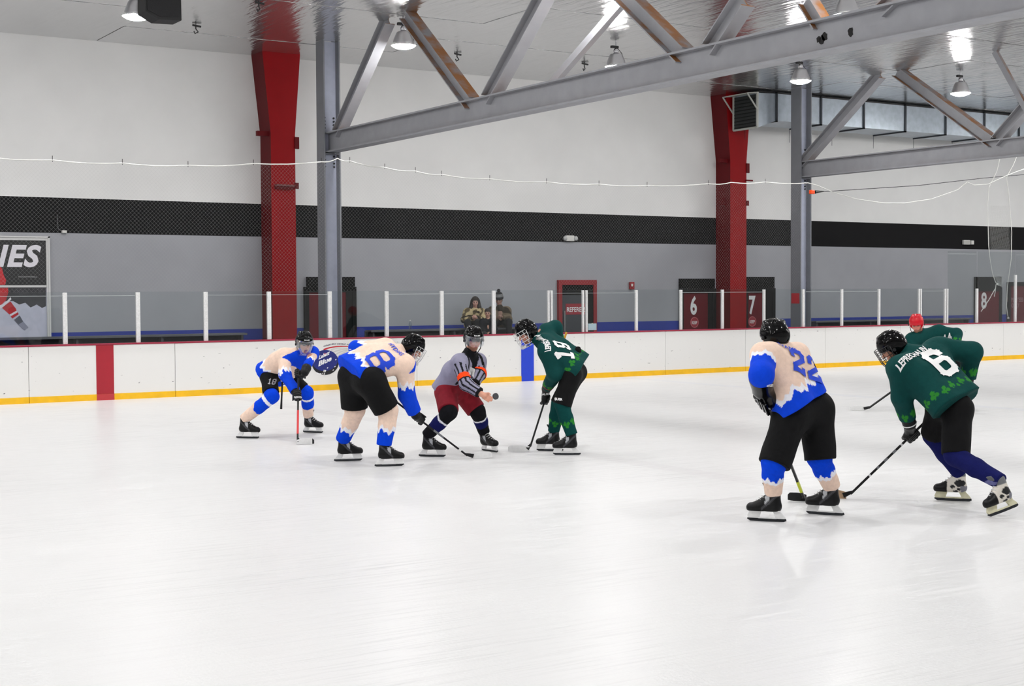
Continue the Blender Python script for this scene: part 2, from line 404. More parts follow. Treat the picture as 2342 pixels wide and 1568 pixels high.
# red building columns ------------------------------------------------------
RED = mat('column_red_paint', (150, 10, 18), 0.55, var=0.07, vscale=2.5, bump=0.04, spec=0.2); REDD = mat('column_red_shaded', (98, 10, 18), 0.55, var=0.08, vscale=2.5, spec=0.2)  # column sides take a darker red, shade put into their colour; brackets share it
def red_column(px_l, label, extra):
    root = thing('steel_column', label, 'column', (px_l+0.3, WALL_Y-0.3, 0))
    x0, x1, yf = px_l, px_l+0.6, WALL_Y-0.62
    prof = [(0.0, x0, x1, yf), (5.6, x0, x1, yf), (CEIL-0.012, x0-0.2, x1+0.13, yf-0.04)]
    b = MB(); n = len(prof)
    v = []
    for z, a, c, y in prof: v += [(a, WALL_Y-0.005, z), (a, y, z), (c, y, z), (c, WALL_Y-0.005, z)]
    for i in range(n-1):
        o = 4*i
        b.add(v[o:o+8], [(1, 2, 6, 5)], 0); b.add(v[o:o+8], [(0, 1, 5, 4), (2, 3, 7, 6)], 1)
    b.add(v[-4:], [(0, 1, 2, 3)], 0); b.add(v[:4], [(0, 3, 2, 1)], 0)
    b.build('shaft', [RED, REDD], root)
    # clip brackets left on the column
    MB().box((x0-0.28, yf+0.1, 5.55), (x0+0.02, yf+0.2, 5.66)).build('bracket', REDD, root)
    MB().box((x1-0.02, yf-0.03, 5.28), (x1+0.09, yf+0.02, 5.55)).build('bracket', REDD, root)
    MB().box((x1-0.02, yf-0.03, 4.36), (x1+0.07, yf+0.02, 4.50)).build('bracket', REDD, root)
    if extra:
        MB().box((x0+0.08, yf-0.14, 4.40), (x1-0.08, yf+0.01, 4.44)).build('shelf_bracket', mat('bracket_worn', (120, 60, 60), 0.5, var=0.3, vscale=20), root)
        MB().box((x0+0.08, yf-0.10, 4.34), (x1-0.08, yf+0.01, 4.40)).build('shelf_bracket', REDD, root)
    else:
        MB().box((x1-0.05, yf-0.05, 5.05), (x1+0.2, yf, 5.09)).build('bracket', REDD, root)
        MB().box((x0-0.12, yf+0.2, 4.36), (x0+0.02, yf+0.3, 4.56)).build('bracket', REDD, root)
    return root
RC1 = at_y(600, 740, WALL_Y).x; RC2 = at_y(1637, 700, WALL_Y).x
red_column(RC1, 'dark red flared steel column on the wall beside the framed poster wall', True)
red_column(RC2, 'dark red flared steel column on the wall between doors 6 and 7', False)

# grey columns with trusses --------------------------------------------------
def rust_material():
    m = mat('steel_grey_paint', (146, 147, 152), 0.5, var=0.08, vscale=4); nt = m.node_tree; b = nt.nodes['Principled BSDF']; L = nt.links.new
    geo = nt.nodes.new('ShaderNodeNewGeometry'); sp = nt.nodes.new('ShaderNodeSeparateXYZ'); L(geo.outputs['True Normal'], sp.inputs[0])
    r = nt.nodes.new('ShaderNodeMapRange'); r.inputs[1].default_value = 0.15; r.inputs[2].default_value = 0.35; L(sp.outputs[2], r.inputs[0])
    n = nt.nodes.new('ShaderNodeTexNoise'); n.inputs['Scale'].default_value = 3.0; n.inputs['Detail'].default_value = 5; L(geo.outputs['Position'], n.inputs['Vector'])
    r2 = nt.nodes.new('ShaderNodeMapRange'); r2.inputs[1].default_value = 0.35; r2.inputs[2].default_value = 0.6; L(n.outputs[0], r2.inputs[0])
    ml = nt.nodes.new('ShaderNodeMath'); ml.operation = 'MULTIPLY'; L(r.outputs[0], ml.inputs[0]); L(r2.outputs[0], ml.inputs[1])
    old = b.inputs['Base Color'].links[0].from_socket
    mx = nt.nodes.new('ShaderNodeMixRGB'); mx.inputs[2].default_value = lin((150, 96, 44))+(1,); L(ml.outputs[0], mx.inputs[0]); L(old, mx.inputs[1])
    L(mx.outputs[0], b.inputs['Base Color']); return m
STEEL = rust_material()
WEB = mat('column_web_pale', (165, 170, 188), 0.45, var=0.06); BOLT = mat('bolt_dark', (34, 34, 38), 0.5, 0.4)
GREYP = mat('column_grey_paint', (118, 120, 126), 0.5, var=0.07, vscale=3)
def i_beam(b, a, c, depth, width, tf, tw, up, mi=0):
    a = Vector(a); c = Vector(c); t = (c-a).normalized(); up = Vector(up); s_ = t.cross(up).normalized(); u = s_.cross(t)
    b.beam(a, c, tw, depth-2*tf+0.002, up, mi)
    for sg in (-1, 1):
        o = u*sg*(depth/2-tf/2); b.beam(a+o, c+o, width, tf, up, mi)
def grey_column(px, label):
    X = at_y(px, 400, COLY).x
    root = thing('grey_column', label, 'column', (X, COLY, 0))
    hw, hd = 0.2, 0.19
    MB().box((X-hw, COLY-hd, 0), (X-hw+0.03, COLY+hd, CEIL-0.012)).build('flange', GREYP, root)
    MB().box((X+hw-0.03, COLY-hd, 0), (X+hw, COLY+hd, CEIL-0.012)).build('flange', GREYP, root)
    MB().box((X-hw+0.03, COLY-0.015, 0), (X+hw-0.03, COLY+0.015, CEIL-0.012)).build('web', WEB, root)
    for dx in (-0.11, 0.11):
        for z in [5.56+0.075*k for k in range(4)]+[4.72+0.075*k for k in range(4)]:
            if z < 5 and dx < 0 and z > 4.9: continue
            b = MB().tube([(X+dx, COLY-0.016, z), (X+dx, COLY-0.045, z)], 0.022, 6); b.build('bolt', BOLT, root)
    # stiffener bracket below the chord
    MB().prism([(X-0.16, COLY-0.02, 5.0), (X-0.16, COLY-0.18, 5.0), (X-0.16, COLY-0.02, 4.55)], (0.012, 0, 0)).build('gusset', GREYP, root)
    MB().box((X-0.16, COLY-0.18, 4.985), (X+0.16, COLY-0.02, 5.0)).build('seat_plate', GREYP, root)
    return X
GX1 = grey_column(752.5, 'grey steel column standing before the dark red door'); GX2 = grey_column(1832.5, 'grey steel column with orange ratchet strap beside door 7')
def truss(X, label, diags, y_end):
    root = thing('roof_truss', label, 'truss', (X, 20, 5.0))
    b = MB(); i_beam(b, (X, COLY-0.02, 5.24), (X, y_end, 5.24), 0.44, 0.27, 0.03, 0.03, (0, 0, 1)); b.build('bottom_chord', STEEL, root)
    for (a, c, w) in diags:
        p = at_x(a[0], a[1], X); q = at_x(c[0], c[1], X)
        d = (q-p)
        if q.z > 6.2:                                  # run it on to the ceiling
            q = p+d*((CEIL-0.012-p.z)/d.z)
        p = p+d*((5.40-p.z)/d.z)
        b = MB(); i_beam(b, p, q, w, w*0.95, 0.02, 0.02, (0, 1, 0.001) if abs(d.y) < abs(d.z) else (0, 0, 1)); b.build('diagonal', STEEL, root)
    return root
T1D = [((778, 296), (888, 46), 0.24), ((1077, 232), (933, 36), 0.26), ((1123, 220), (1242, 0), 0.26), ((1564, 124), (1440, 0), 0.26), ((1638, 99), (1702, 0), 0.26), ((1886, 66), (1846, 0), 0.2), ((2033, 14), (2060, -12), 0.2)]
tr1 = truss(GX1, 'grey roof truss with rusty diagonals ending at the column by the dark red door', T1D, -4.6)
T2D = [((1850, 358), (2018, 165), 0.25), ((2245, 305), (2045, 158), 0.27), ((2300, 300), (2365, 225), 0.26)]
tr2 = truss(GX2, 'grey roof truss running over the ice from the column beside door 7', T2D, -4.6)
# thin braces to the ceiling
def brace(root, X, a, c, dx):
    p = at_x(a[0], a[1], X+dx*0.5); q = at_x(c[0], c[1], X+dx)
    d = q-p; q = p+d*((CEIL-0.012-p.z)/d.z)
    b = MB(); b.beam(p, q, 0.12, 0.12); b.build('brace', STEEL, root)
brace(tr1, GX1, (1263, 191), (1425, 5), 0.35)
brace(tr2, GX2, (2352, 258), (2268, 104), -0.3)
# scorch marks on the near chord
for (px, py, r) in ((1886, 84, 0.055), (1872, 90, 0.04), (1945, 74, 0.05), (1880, 92, 0.05)):
    c = at_x(px, py, GX1-0.018)
    b = MB(); pts = [c+Vector((0, math.cos(a)*r*(0.7+0.5*random.random()), math.sin(a)*r*(0.8+0.7*random.random()))) for a in [2*math.pi*k/14 for k in range(14)]]
    b.prism(pts, (-0.003, 0, 0)); b.build('scorch_mark', mat('soot', (22, 20, 20), 0.8), tr1)

# lamps ------------------------------------------------------------------------
LENS = mat('lamp_lens_lit', (255, 255, 255), 0.4); nt = LENS.node_tree
bb_ = nt.nodes['Principled BSDF']; bb_.inputs['Emission Color'].default_value = (1.0, 0.99, 0.97, 1); bb_.inputs['Emission Strength'].default_value = LAMP_STRENGTH
REFL = mat('lamp_reflector', (196, 196, 198), 0.3, 0.6); CHROME = mat('lamp_chrome', (210, 210, 214), 0.2, 0.9); BLK = mat('black_metal', (20, 20, 22), 0.5)
ZL = 6.93
LAMP_GROUP = 'high bay lamps under the foil ceiling'
def make_lamp(loc, label):
    root = thing('high_bay_lamp', label, 'lamp', loc, LAMP_GROUP)
    x, y, z = loc
    MB().lathe([(0.245, 0.0), (0.225, 0.03), (0.19, 0.14), (0.145, 0.25), (0.125, 0.27), (0.05, 0.275), (0.0, 0.275)], loc, 32).build('reflector', REFL, root, smooth=True)
    MB().lathe([(0.0, -0.075), (0.10, -0.068), (0.18, -0.045), (0.235, -0.012), (0.245, 0.004), (0.0, 0.006)], loc, 32).build('lens', LENS, root, smooth=True)
    MB().lathe([(0.25, -0.006), (0.258, 0.0), (0.25, 0.012), (0.24, 0.012)], loc, 32).build('rim', CHROME, root, smooth=True)
    MB().lathe([(0.0, 0.275), (0.062, 0.277), (0.062, 0.36), (0.04, 0.39), (0.0, 0.39)], loc, 16).build('socket_housing', CHROME, root, smooth=True)
    MB().box((x-0.13, y-0.035, z+0.40), (x+0.05, y+0.035, z+0.45)).build('ballast_bracket', BLK, root)
    MB().tube([(x, y, z+0.38), (x, y, CEIL-0.012)], 0.02, 8).build('stem', CHROME, root)
    MB().tube([(x+0.25, y, z+0.01), (x+0.23, y, z+0.15), (x+0.16, y, z+0.30), (x+0.05, y, z+0.40)], 0.007, 6).build('wire_guard', BLK, root)
    return root
def copy_tree(o, parent=None):
    c = o.copy(); COL.objects.link(c); inv = o.matrix_parent_inverse.copy(); c.parent = parent
    if parent: c.matrix_parent_inverse = inv
    for ch in list(o.children):
        copy_tree(ch, c)
    return c
lamp_spots = [(312, 37), (923, 104), (1409, 152), (1831, 185), (2197, 213), (1937, 34)]
lamp_labels = ['lit high bay lamp with grey reflector beside the black loudspeaker',
               'lit high bay lamp hanging between the first two diagonals of the nearer truss',
               'lit high bay lamp just above the long chord of the nearer truss',
               'lit high bay lamp hanging right over the grey column by door 7',
               'lit high bay lamp near the silver air duct behind the farther truss',
               'high bay lamp with white reflector half hidden behind the truss chord']
lamps = []
L0 = None
spots = [tuple(at_z(px, py, ZL)) for px, py in lamp_spots]
for p, lb in zip(spots, lamp_labels):
    if L0 is None: L0 = make_lamp(p, lb); L0_loc = Vector(p)
    else:
        c = copy_tree(L0); c.location = p; c['label'] = lb
def in_view(p):
    d = np.array(p)-CAM; z = d@_f
    if z <= 0.1: return False
    x = W_PX/2+F_PX*(d@_r)/z; y = H_PX/2-F_PX*(d@_u)/z
    return -40 < x < W_PX+40 and -40 < y < H_PX
for r_, (yy, off) in enumerate(((25.4, 8.1), (18.5, 18.7), (11.6, 8.1), (4.7, 10.6))):
    for k in range(-5, 9):
        x = off+5.3*k
        if x < -14 or x > 48: continue
        if any((Vector((x, yy, ZL))-Vector(s)).length < 3.2 for s in spots) or in_view((x, yy, ZL)): continue
        c = copy_tree(L0); c.location = (x, yy, ZL); c['label'] = 'lit high bay lamp over the ice outside the picture'
# ================================================================== WALL FITTINGS
WF = WALL_Y-0.004
def wpt(px, py, d=0.0): return at_y(px, py, WALL_Y-d)
def wall_rect(px0, py0, px1, py1, d):
    a = wpt(px0, py0, d); c = wpt(px1, py1, d); return a.x, c.x, min(a.z, c.z), max(a.z, c.z)
DRED = mat('door_dark_red', (98, 16, 28), 0.5, var=0.06, spec=0.2); DBLK = mat('door_black_trim', (12, 12, 13), 0.6, var=0.1, spec=0.2); DGREY = mat('door_glass_dark', (62, 64, 70), 0.35)
FRED = mat('door_frame_red', (140, 26, 34), 0.5, var=0.06); SIGNR = mat('sign_red', (150, 34, 48), 0.5); SIGNW = mat('sign_white', (226, 226, 228), 0.5)
def wbox(name, x0, x1, z0, z1, d0, d1, m, parent, bevel=0.0):
    return MB().box((x0, WALL_Y-d1, z0), (x1, WALL_Y-d0, z1)).build(name, m, parent, bevel=bevel)
NDOOR = [0]
def door(x0, x1, ztop, trim, leaf, header=None):
    NDOOR[0] += 1
    r = bpy.data.objects.new('door_%d' % NDOOR[0], None); COL.objects.link(r); r.location = ((x0+x1)/2, WALL_Y, 0); struct(r)
    w = 0.11
    wbox('jamb', x0, x0+w, 0, ztop-0.001, 0.0, 0.09, trim, r); wbox('jamb', x1-w, x1, 0, ztop-0.001, 0.0, 0.09, trim, r)
    wbox('head_frame', x0+w, x1-w, ztop-0.13, ztop, 0.0, 0.09, trim, r)
    wbox('door_leaf', x0+w, x1-w, 0, ztop-0.13, 0.0, 0.05, leaf, r)
    return r, x0+w, x1-w
def round_sign(parent, cx, cz, r, body):
    b = MB(); n = 28
    pts = [Vector((cx+r*math.cos(2*math.pi*k/n), WALL_Y-0.056, cz+r*1.0*math.sin(2*math.pi*k/n))) for k in range(n)]
    b.prism(pts, (0, -0.008, 0)); s_ = b.build('round_sign', SIGNR, parent)
    flat_text('lettering', body, (cx-r*0.62, WALL_Y-0.066, cz-0.05), (1, 0, 0), (0, 0, 1), r*1.24, 0.09, SIGNW, s_, 0.02)
    ring = MB().tube([(cx+r*0.9*math.cos(2*math.pi*k/n), WALL_Y-0.065, cz+r*0.9*math.sin(2*math.pi*k/n)) for k in range(n)], 0.008, 5, closed=True)
    ring.build('sign_ring', mat('sign_ring_pink', (196, 110, 118), 0.5), s_)
# door behind the near grey column (wide black surround)
x0 = wpt(694, 700).x; x1 = wpt(812, 700).x
d1, a, c = door(x0, x1, 2.1, DBLK, DRED)
wbox('header_panel', wpt(700, 640).x, wpt(807, 640).x, 2.1, wpt(750, 633).z, 0, 0.12, DBLK, d1)
wbox('side_panel', wpt(789, 700).x, x1-0.11, 0, 1.97, 0.051, 0.07, DBLK, d1)
sg = wbox('notice', wpt(737, 700).x, wpt(751, 700).x, wpt(744, 714).z, wpt(744, 682).z, 0.051, 0.06, SIGNR, d1)
# referee door
zt = wpt(1317, 640).z
d2, a, c = door(wpt(1274, 700).x, wpt(1361, 700).x, zt, FRED, DGREY)
wbox('transom', a, c, zt-0.40, zt-0.13, 0.05, 0.058, DBLK, d2)
wbox('dark_edge', wpt(1341, 700).x, c, 0, zt-0.4, 0.051, 0.07, DBLK, d2)
sx0, sx1 = wpt(1291, 700).x, wpt(1337, 700).x
sp = wbox('name_plate', sx0, sx1, wpt(1310, 719).z, wpt(1310, 694).z, 0.051, 0.06, SIGNR, d2)
flat_text('lettering', 'REFEREES', (wpt(1293.5, 700).x, WALL_Y-0.0615, wpt(1300, 713).z), (1, 0, 0), (0, 0, 1), wpt(1337, 700).x-wpt(1293.5, 700).x, wpt(1300, 702).z-wpt(1300, 713).z, SIGNW, sp, 0.02)
MB().beam((a+0.06, WALL_Y-0.1, 0.9), (a+0.06, WALL_Y-0.1, 1.45), 0.03, 0.03).build('pull_handle', mat('handle_steel', (170, 170, 172), 0.3, 0.8), d2)
# doors 6, 7, 8 and the staff door
def num_door(px0, px1, pyt, num, npx0, npx1, npy0, npy1, spx, spy, dark_right, word=None):
    zt = wpt((px0+px1)/2, pyt).z
    r, a, c = door(wpt(px0, 700).x, wpt(px1, 700).x, 2.03, DBLK, DRED)
    wbox('header_panel', wpt(px0, 700).x, wpt(px1, 700).x-(0.0 if not dark_right else 0.05), 2.031, zt, 0, 0.1, DBLK, r)
    if dark_right: wbox('side_panel', wpt(dark_right, 700).x, c, 0, 1.9, 0.051, 0.07, DBLK, r)
    pa_ = wpt(npx0, npy1, 0.056); pb_ = wpt(npx1, npy0, 0.056)
    flat_text('door_number', num, pa_, (1, 0, 0), (0, 0, 1), pb_.x-pa_.x, pb_.z-pa_.z, SIGNW, r, 0.03)
    if spx:
        p = wpt(spx, spy, 0.056); round_sign(r, p.x, p.z, 0.155, 'KEEP')
    return r
num_door(1552, 1633, 637, '6', 1579, 1594, 676, 720, 1588, 737, 1616)
num_door(1700, 1769, 633, '7', 1713, 1728, 676, 719, 1720, 735, 1748)
num_door(2227, 2287, 633, '8', 2244, 2257, 668, 706, None, 0, 2283)
r5, a5, c5 = door(wpt(2302, 700).x, wpt(2385, 700).x, 2.2, DBLK, DRED)
p = wpt(2304, 690, 0.056); q = wpt(2340, 680, 0.056)
flat_text('lettering', 'EMPLOYEES', p, (1, 0, 0), (0, 0, 1), q.x-p.x, q.z-p.z, mat('sign_faded', (150, 120, 124), 0.5), r5, 0.02)
p = wpt(2313, 703, 0.056); q = wpt(2332, 693, 0.056)
flat_text('lettering', 'ONLY', p, (1, 0, 0), (0, 0, 1), q.x-p.x, q.z-p.z, mat('sign_faded', (150, 120, 124), 0.5), r5, 0.02)

# framed poster -----------------------------------------------------------------
pr = thing('framed_poster', 'large framed hockey poster with white lettering and red player legs on the grey wall', 'poster', tuple(wpt(60, 780)))
xe = wpt(113, 650).x; zt = wpt(60, 540).z; zb = wpt(60, 775).z; xs = xe-3.6
FRM = mat('poster_frame_white', (212, 212, 212), 0.4)
xi = wpt(105, 650).x; ztt = wpt(60, 549.5).z; zm0, zm1 = wpt(50, 657).z, wpt(50, 652).z
wbox('frame_rail', xs, xe, ztt, zt, 0, 0.07, FRM, pr); wbox('frame_stile', xi, xe, zb, ztt, 0, 0.07, FRM, pr)
wbox('frame_lip', xe-0.035, xe+0.0, zb, zt, 0.07, 0.09, FRM, pr); wbox('frame_lip', xs, xe, zt-0.03, zt, 0.07, 0.09, FRM, pr)
wbox('middle_rail', xs, xi, zm0, zm1, 0, 0.06, FRM, pr); wbox('frame_stile', xs, xs+0.09, zb, ztt, 0, 0.07, FRM, pr)
PB = mat('poster_black', (26, 27, 30), 0.4, var=0.15, vscale=2.5); PI = mat('poster_ice', (196, 198, 216), 0.4, var=0.06, vscale=6); PD = mat('poster_dim', (52, 52, 58), 0.4, var=0.4, vscale=5)
wbox('print_upper', xs+0.09, xi, zm1, ztt, 0.0, 0.03, PB, pr)
wbox('print_lower', xs+0.09, xi, zb, zm0, 0.0, 0.03, PI, pr)
def ppoly(name, pts, m, d=0.032):
    v = [wpt(x, y, d) for x, y in pts]; b = MB(); b.prism(v, (0, -0.002, 0)); return b.build(name, m, pr)
ppoly('print_shade', [(-40, 657), (105, 657), (105, 700), (96, 704), (84, 696), (70, 703), (58, 692), (44, 696), (30, 688), (-40, 690)], PD)
PRED = mat('poster_red', (190, 34, 44), 0.45, var=0.2, vscale=9); PRW = mat('poster_white_print', (226, 224, 232), 0.45); PGR = mat('poster_grey_print', (92, 94, 106), 0.45)
ppoly('print_glove', [(-30, 606), (-5, 604), (5, 614), (8, 628), (14, 640), (12, 651), (-30, 651)], PRED)
ppoly('print_leg', [(-30, 657), (18, 657), (19, 668), (14, 686), (2, 698), (-30, 706)], PRED, 0.035)
ppoly('print_band', [(24, 679), (26, 684), (16, 694), (4, 704), (-2, 706), (-4, 700), (8, 694), (18, 686)], PRW, 0.038)
ppoly('print_leg', [(4, 703), (24, 689), (36, 705), (38, 710), (22, 719)], PRED, 0.035)
ppoly('print_band', [(22, 719), (38, 710), (40, 714), (24, 723)], PRW, 0.038)
ppoly('print_leg', [(24, 722), (40, 713), (43, 718), (28, 728)], PRED, 0.036)
ppoly('print_skate', [(32, 731), (45, 721), (53, 735), (42, 742)], PGR, 0.036)
ppoly('print_skate', [(42, 742), (53, 735), (65, 748), (56, 755)], mat('poster_pale_grey', (140, 142, 160), 0.5), 0.036)
a_ = wpt(-44, 610.5, 0.034); w_ = wpt(95, 610.5, 0.034).x-a_.x
flat_text('lettering', 'NES', a_, (1, 0, 0), (0, 0, 1), w_, wpt(50, 559).z-wpt(50, 610.5).z, PRW, pr, 0.035, 0.25, 1.08)
p = wpt(42, 634, 0.034); q = wpt(85, 631.5, 0.034)
flat_text('lettering', 'HOCKEYFORALL', p, (1, 0, 0), (0, 0, 1), q.x-p.x, q.z-p.z, mat('poster_small_text', (150, 150, 152), 0.5), pr, 0.02)

# small wall fittings ---------------------------------------------------------------
WPL = mat('white_plastic', (216, 216, 212), 0.45)
p = wpt(1300, 545)
em = thing('emergency_light', 'white twin head emergency light on the black wall band', 'emergency light', tuple(p))
wbox('case', p.x-0.13, p.x+0.13, p.z-0.075, p.z+0.075, 0, 0.1, WPL, em, bevel=0.012)
for s_ in (-1, 1):
    b = MB(); b.lathe([(0.0, 0.0), (0.05, 0.0), (0.062, 0.05), (0.045, 0.075), (0, 0.075)], (0, 0, 0), 16)
    b.v = [(p.x+s_*0.165+0.3*s_*v[2], WALL_Y-0.09-v[2], p.z+0.01+v[0]) if False else (p.x+s_*0.17+v[0], WALL_Y-0.06-v[2], p.z+v[1]) for v in b.v]
    b.build('lamp_head', mat('lamp_head_grey', (190, 192, 192), 0.3), em, smooth=True)
p = wpt(2211, 554)
ex = thing('exit_light', 'small white exit light box on the black wall band above door 8', 'exit light', tuple(p))
wbox('case', p.x-0.22, p.x+0.08, p.z-0.075, p.z+0.075, 0, 0.08, WPL, ex, bevel=0.01); wbox('lamp_box', p.x+0.11, p.x+0.24, p.z-0.07, p.z+0.06, 0, 0.1, WPL, ex, bevel=0.01)
wbox('face_plate', p.x-0.2, p.x+0.06, p.z-0.055, p.z+0.055, 0.08, 0.085, mat('exit_face', (190, 190, 186), 0.4), ex)
p = wpt(1443, 653)
fa = thing('fire_alarm', 'small red fire alarm box beside the referee door', 'fire alarm', tuple(p))
wbox('case', p.x-0.075, p.x+0.075, p.z-0.1, p.z+0.1, 0, 0.07, mat('alarm_red', (150, 22, 30), 0.4), fa, bevel=0.01)
wbox('strobe', p.x-0.05, p.x+0.0, p.z-0.02, p.z+0.05, 0.07, 0.1, WPL, fa, bevel=0.005)
p = wpt(145.5, 530)
se = thing('wall_sensor', 'tiny white box under the black band above the poster corner', 'sensor', tuple(p))
wbox('case', p.x-0.05, p.x+0.05, p.z-0.03, p.z+0.03, 0, 0.08, WPL, se, bevel=0.006)
MB().tube([(p.x-0.03, WALL_Y-0.02, p.z+0.02), (p.x-0.12, WALL_Y-0.02, p.z+0.05), (p.x-0.14, WALL_Y-0.02, p.z+0.35)], 0.006, 6).build('cable', mat('cable_grey', (80, 80, 84), 0.6), se)
p = at_y(1819, 682, COLY)
no = MB().box((GX2-0.212, COLY-0.15, p.z-0.14), (GX2-0.2, COLY+0.15, p.z+0.14)).build('red_notice', mat('notice_red', (190, 40, 50), 0.5))
tag(no, 'small red notice fixed to the grey column beside door 7', 'notice')
p = at_y(1354, 747, BY+0.1)
pb = thing('paper_sheet', 'pale blue paper sheet taped inside the glass by the gate', 'paper', tuple(p))
MB().box((p.x-0.115, BY+0.085, p.z-0.075), (p.x+0.115, BY+0.088, p.z+0.075)).build('sheet', mat('paper_blue', (196, 218, 228), 0.7), pb)
MB().box((p.x-0.02, BY+0.084, p.z+0.06), (p.x+0.02, BY+0.0885, p.z+0.085)).build('tape', mat('tape_clear', (220, 220, 200), 0.5), pb)

# bleachers -----------------------------------------------------------------------------
BGR = mat('bleacher_grey', (88, 89, 94), 0.6, var=0.12, vscale=5); BDK = mat('bleacher_dark', (72, 73, 78), 0.7)
def bleacher(x0, x1, label):
    root = thing('bleacher', label, 'bleacher', ((x0+x1)/2, 29.8, 0))
    for k, (y, z) in enumerate(((29.0, 0.40), (29.75, 0.73), (30.5, 1.06))):
        MB().box((x0, y-0.16, z-0.05), (x1, y+0.16, z)).build('seat_plank', BGR, root, bevel=0.008)
        MB().box((x0, y+0.165, z-0.36), (x1, y+0.2, z-0.02)).build('riser_board', BDK, root)
        n = max(2, int((x1-x0)/1.8))
        for i in range(n+1):
            x = x0+0.1+(x1-x0-0.2)*i/n
            MB().box((x-0.025, y-0.1, 0), (x+0.025, y+0.1, z-0.05)).build('support_leg', BDK, root)
    return root
def yx(px, y): return at_y(px, 750, y).x
bleacher(4.5, yx(560, 30.5), 'grey bleacher benches behind the glass below the framed poster')
bleacher(yx(842, 30.5), yx(1215, 30.5), 'grey bleacher benches behind the glass with three seated people')
bleacher(yx(1858, 30.5), yx(2215, 30.5), 'grey bleacher benches behind the glass left of door 8')

# water bottle on the bleacher
p = at_y(938, 737, 30.5)
wb = thing('water_bottle', 'clear water bottle standing on the bleacher bench', 'bottle', (p.x, 30.5, 1.06))
MB().lathe([(0, 0), (0.035, 0), (0.036, 0.14), (0.014, 0.18), (0.014, 0.2), (0, 0.2)], (p.x, 30.5, 1.061), 14).build('body', glass_mat('bottle_plastic', (0.75, 0.8, 0.84), 0.1), wb, smooth=True)
MB().lathe([(0.0, 0.2), (0.017, 0.2), (0.017, 0.225), (0, 0.225)], (p.x, 30.5, 1.061), 10).build('cap', WPL, wb)

# loudspeaker under the ceiling --------------------------------------------------------------
p0 = at_y(335, 0, 24.0); sc = (at_y(415, 0, 24.0)-p0).length/80.0
sk = thing('loudspeaker', 'black wedge loudspeaker hung under the ceiling beside a lamp', 'loudspeaker', (at_y(375, 20, 24.0).x, 24.0, 6.6))
prof = [(333, -70), (413, -70), (416, 47), (365, 44), (333, 25)]
b = MB(); b.prism([at_y(x, y, 24.0) for x, y in prof], (0, 0.45, 0)); b.build('cabinet', mat('speaker_black', (22, 22, 24), 0.6, var=0.2, vscale=60), sk, bevel=0.012)
b = MB(); b.prism([at_y(x, y, 23.995) for x, y in ((337, -60), (409, -60), (412, 40), (366, 38), (337, 22))], (0, -0.012, 0)); b.build('grille', mat('speaker_grille', (30, 30, 32), 0.8, bump=0.4, bscale=200), sk)
pp = at_y(375, -70, 24.2)
MB().tube([(pp.x, 24.2, pp.z-0.1), (pp.x, 24.2, CEIL-0.012)], 0.015, 6).build('hanger', BLK, sk)

# air duct -------------------------------------------------------------------------------------
GALV = mat('duct_galvanised', (176, 186, 196), 0.35, 0.55, var=0.12, vscale=6); DDK = mat('duct_flange_dark', (58, 62, 68), 0.5, 0.4)
DY0, DY1 = 29.3, 30.5
pd = at_y(1775, 245, DY0)
duct = thing('air_duct', 'silver rectangular air duct with dark flanges hung along the wall top', 'duct', (pd.x, 29.9, CEIL))
zt = at_y(1775, 214, DY0).z; zb = at_y(1775, 276, DY0).z
fl_px = [1775, 1877, 1975, 2070, 2162, 2251, 2330]
xs_ = [at_y(px, 245, DY0).x for px in fl_px]
xs_ += [xs_[-1]+2.2, xs_[-1]+4.4]
for i in range(len(xs_)-1):
    MB().box((xs_[i], DY0, zb), (xs_[i+1], DY1, zt)).build('duct_section', GALV, duct)
for x in xs_[:-1]:
    b = MB(); e = 0.035
    b.box((x-0.03, DY0-e, zb-e), (x+0.03, DY0, zt+e)); b.box((x-0.03, DY0-e, zb-e), (x+0.03, DY1+e, zb)); b.box((x-0.03, DY0-e, zt), (x+0.03, DY1+e, zt+e))
    b.build('flange', DDK, duct)
    MB().tube([(x-0.15, DY1-0.1, zb-0.02), (x-0.15, DY1-0.1, zb-0.42)], 0.006, 5).build('hanger_rod', DDK, duct)
MB().box((xs_[0]-0.6, DY0+0.02, zt+0.001), (xs_[-1], DY0+0.1, zt+0.05)).build('top_rail', BLK, duct)
# flared end of the duct with a hooded louvre facing along the wall
ex0 = at_y(1734, 255, DY0).x; zf0 = at_y(1734, 291, DY0).z; zf1 = min(at_y(1734, 212, DY0).z, CEIL-0.05); yb = min(at_x(1680, 270, ex0).y, WALL_Y-0.1)
b = MB(); v = [(ex0, DY0, zf0), (ex0, DY0, zf1), (ex0, yb, zf1), (ex0, yb, zf0), (xs_[0], DY0, zb), (xs_[0], DY0, zt), (xs_[0], DY1, zt), (xs_[0], DY1, zb)]
b.add(v, [(0, 4, 5, 1), (1, 5, 6, 2), (2, 6, 7, 3), (3, 7, 4, 0), (0, 1, 2, 3), (7, 6, 5, 4)]); b.build('flared_end', GALV, duct)
LV = mat('louvre_dark', (30, 34, 34), 0.6); FRG = mat('louvre_frame_pale', (176, 178, 172), 0.45)
MB().box((ex0-0.03, DY0+0.03, zf0+0.03), (ex0-0.001, yb-0.03, zf1-0.03)).build('louvre_face', LV, duct)
for k in range(9):
    z = zf0+0.07+k*(zf1-zf0-0.1)/9
    b = MB(); b.add([(ex0-0.03, DY0+0.04, z), (ex0-0.03, yb-0.04, z), (ex0-0.06, yb-0.04, z-0.03), (ex0-0.06, DY0+0.04, z-0.03)], [(0, 1, 2, 3)]); b.build('louvre_blade', LV, duct)
b = MB()
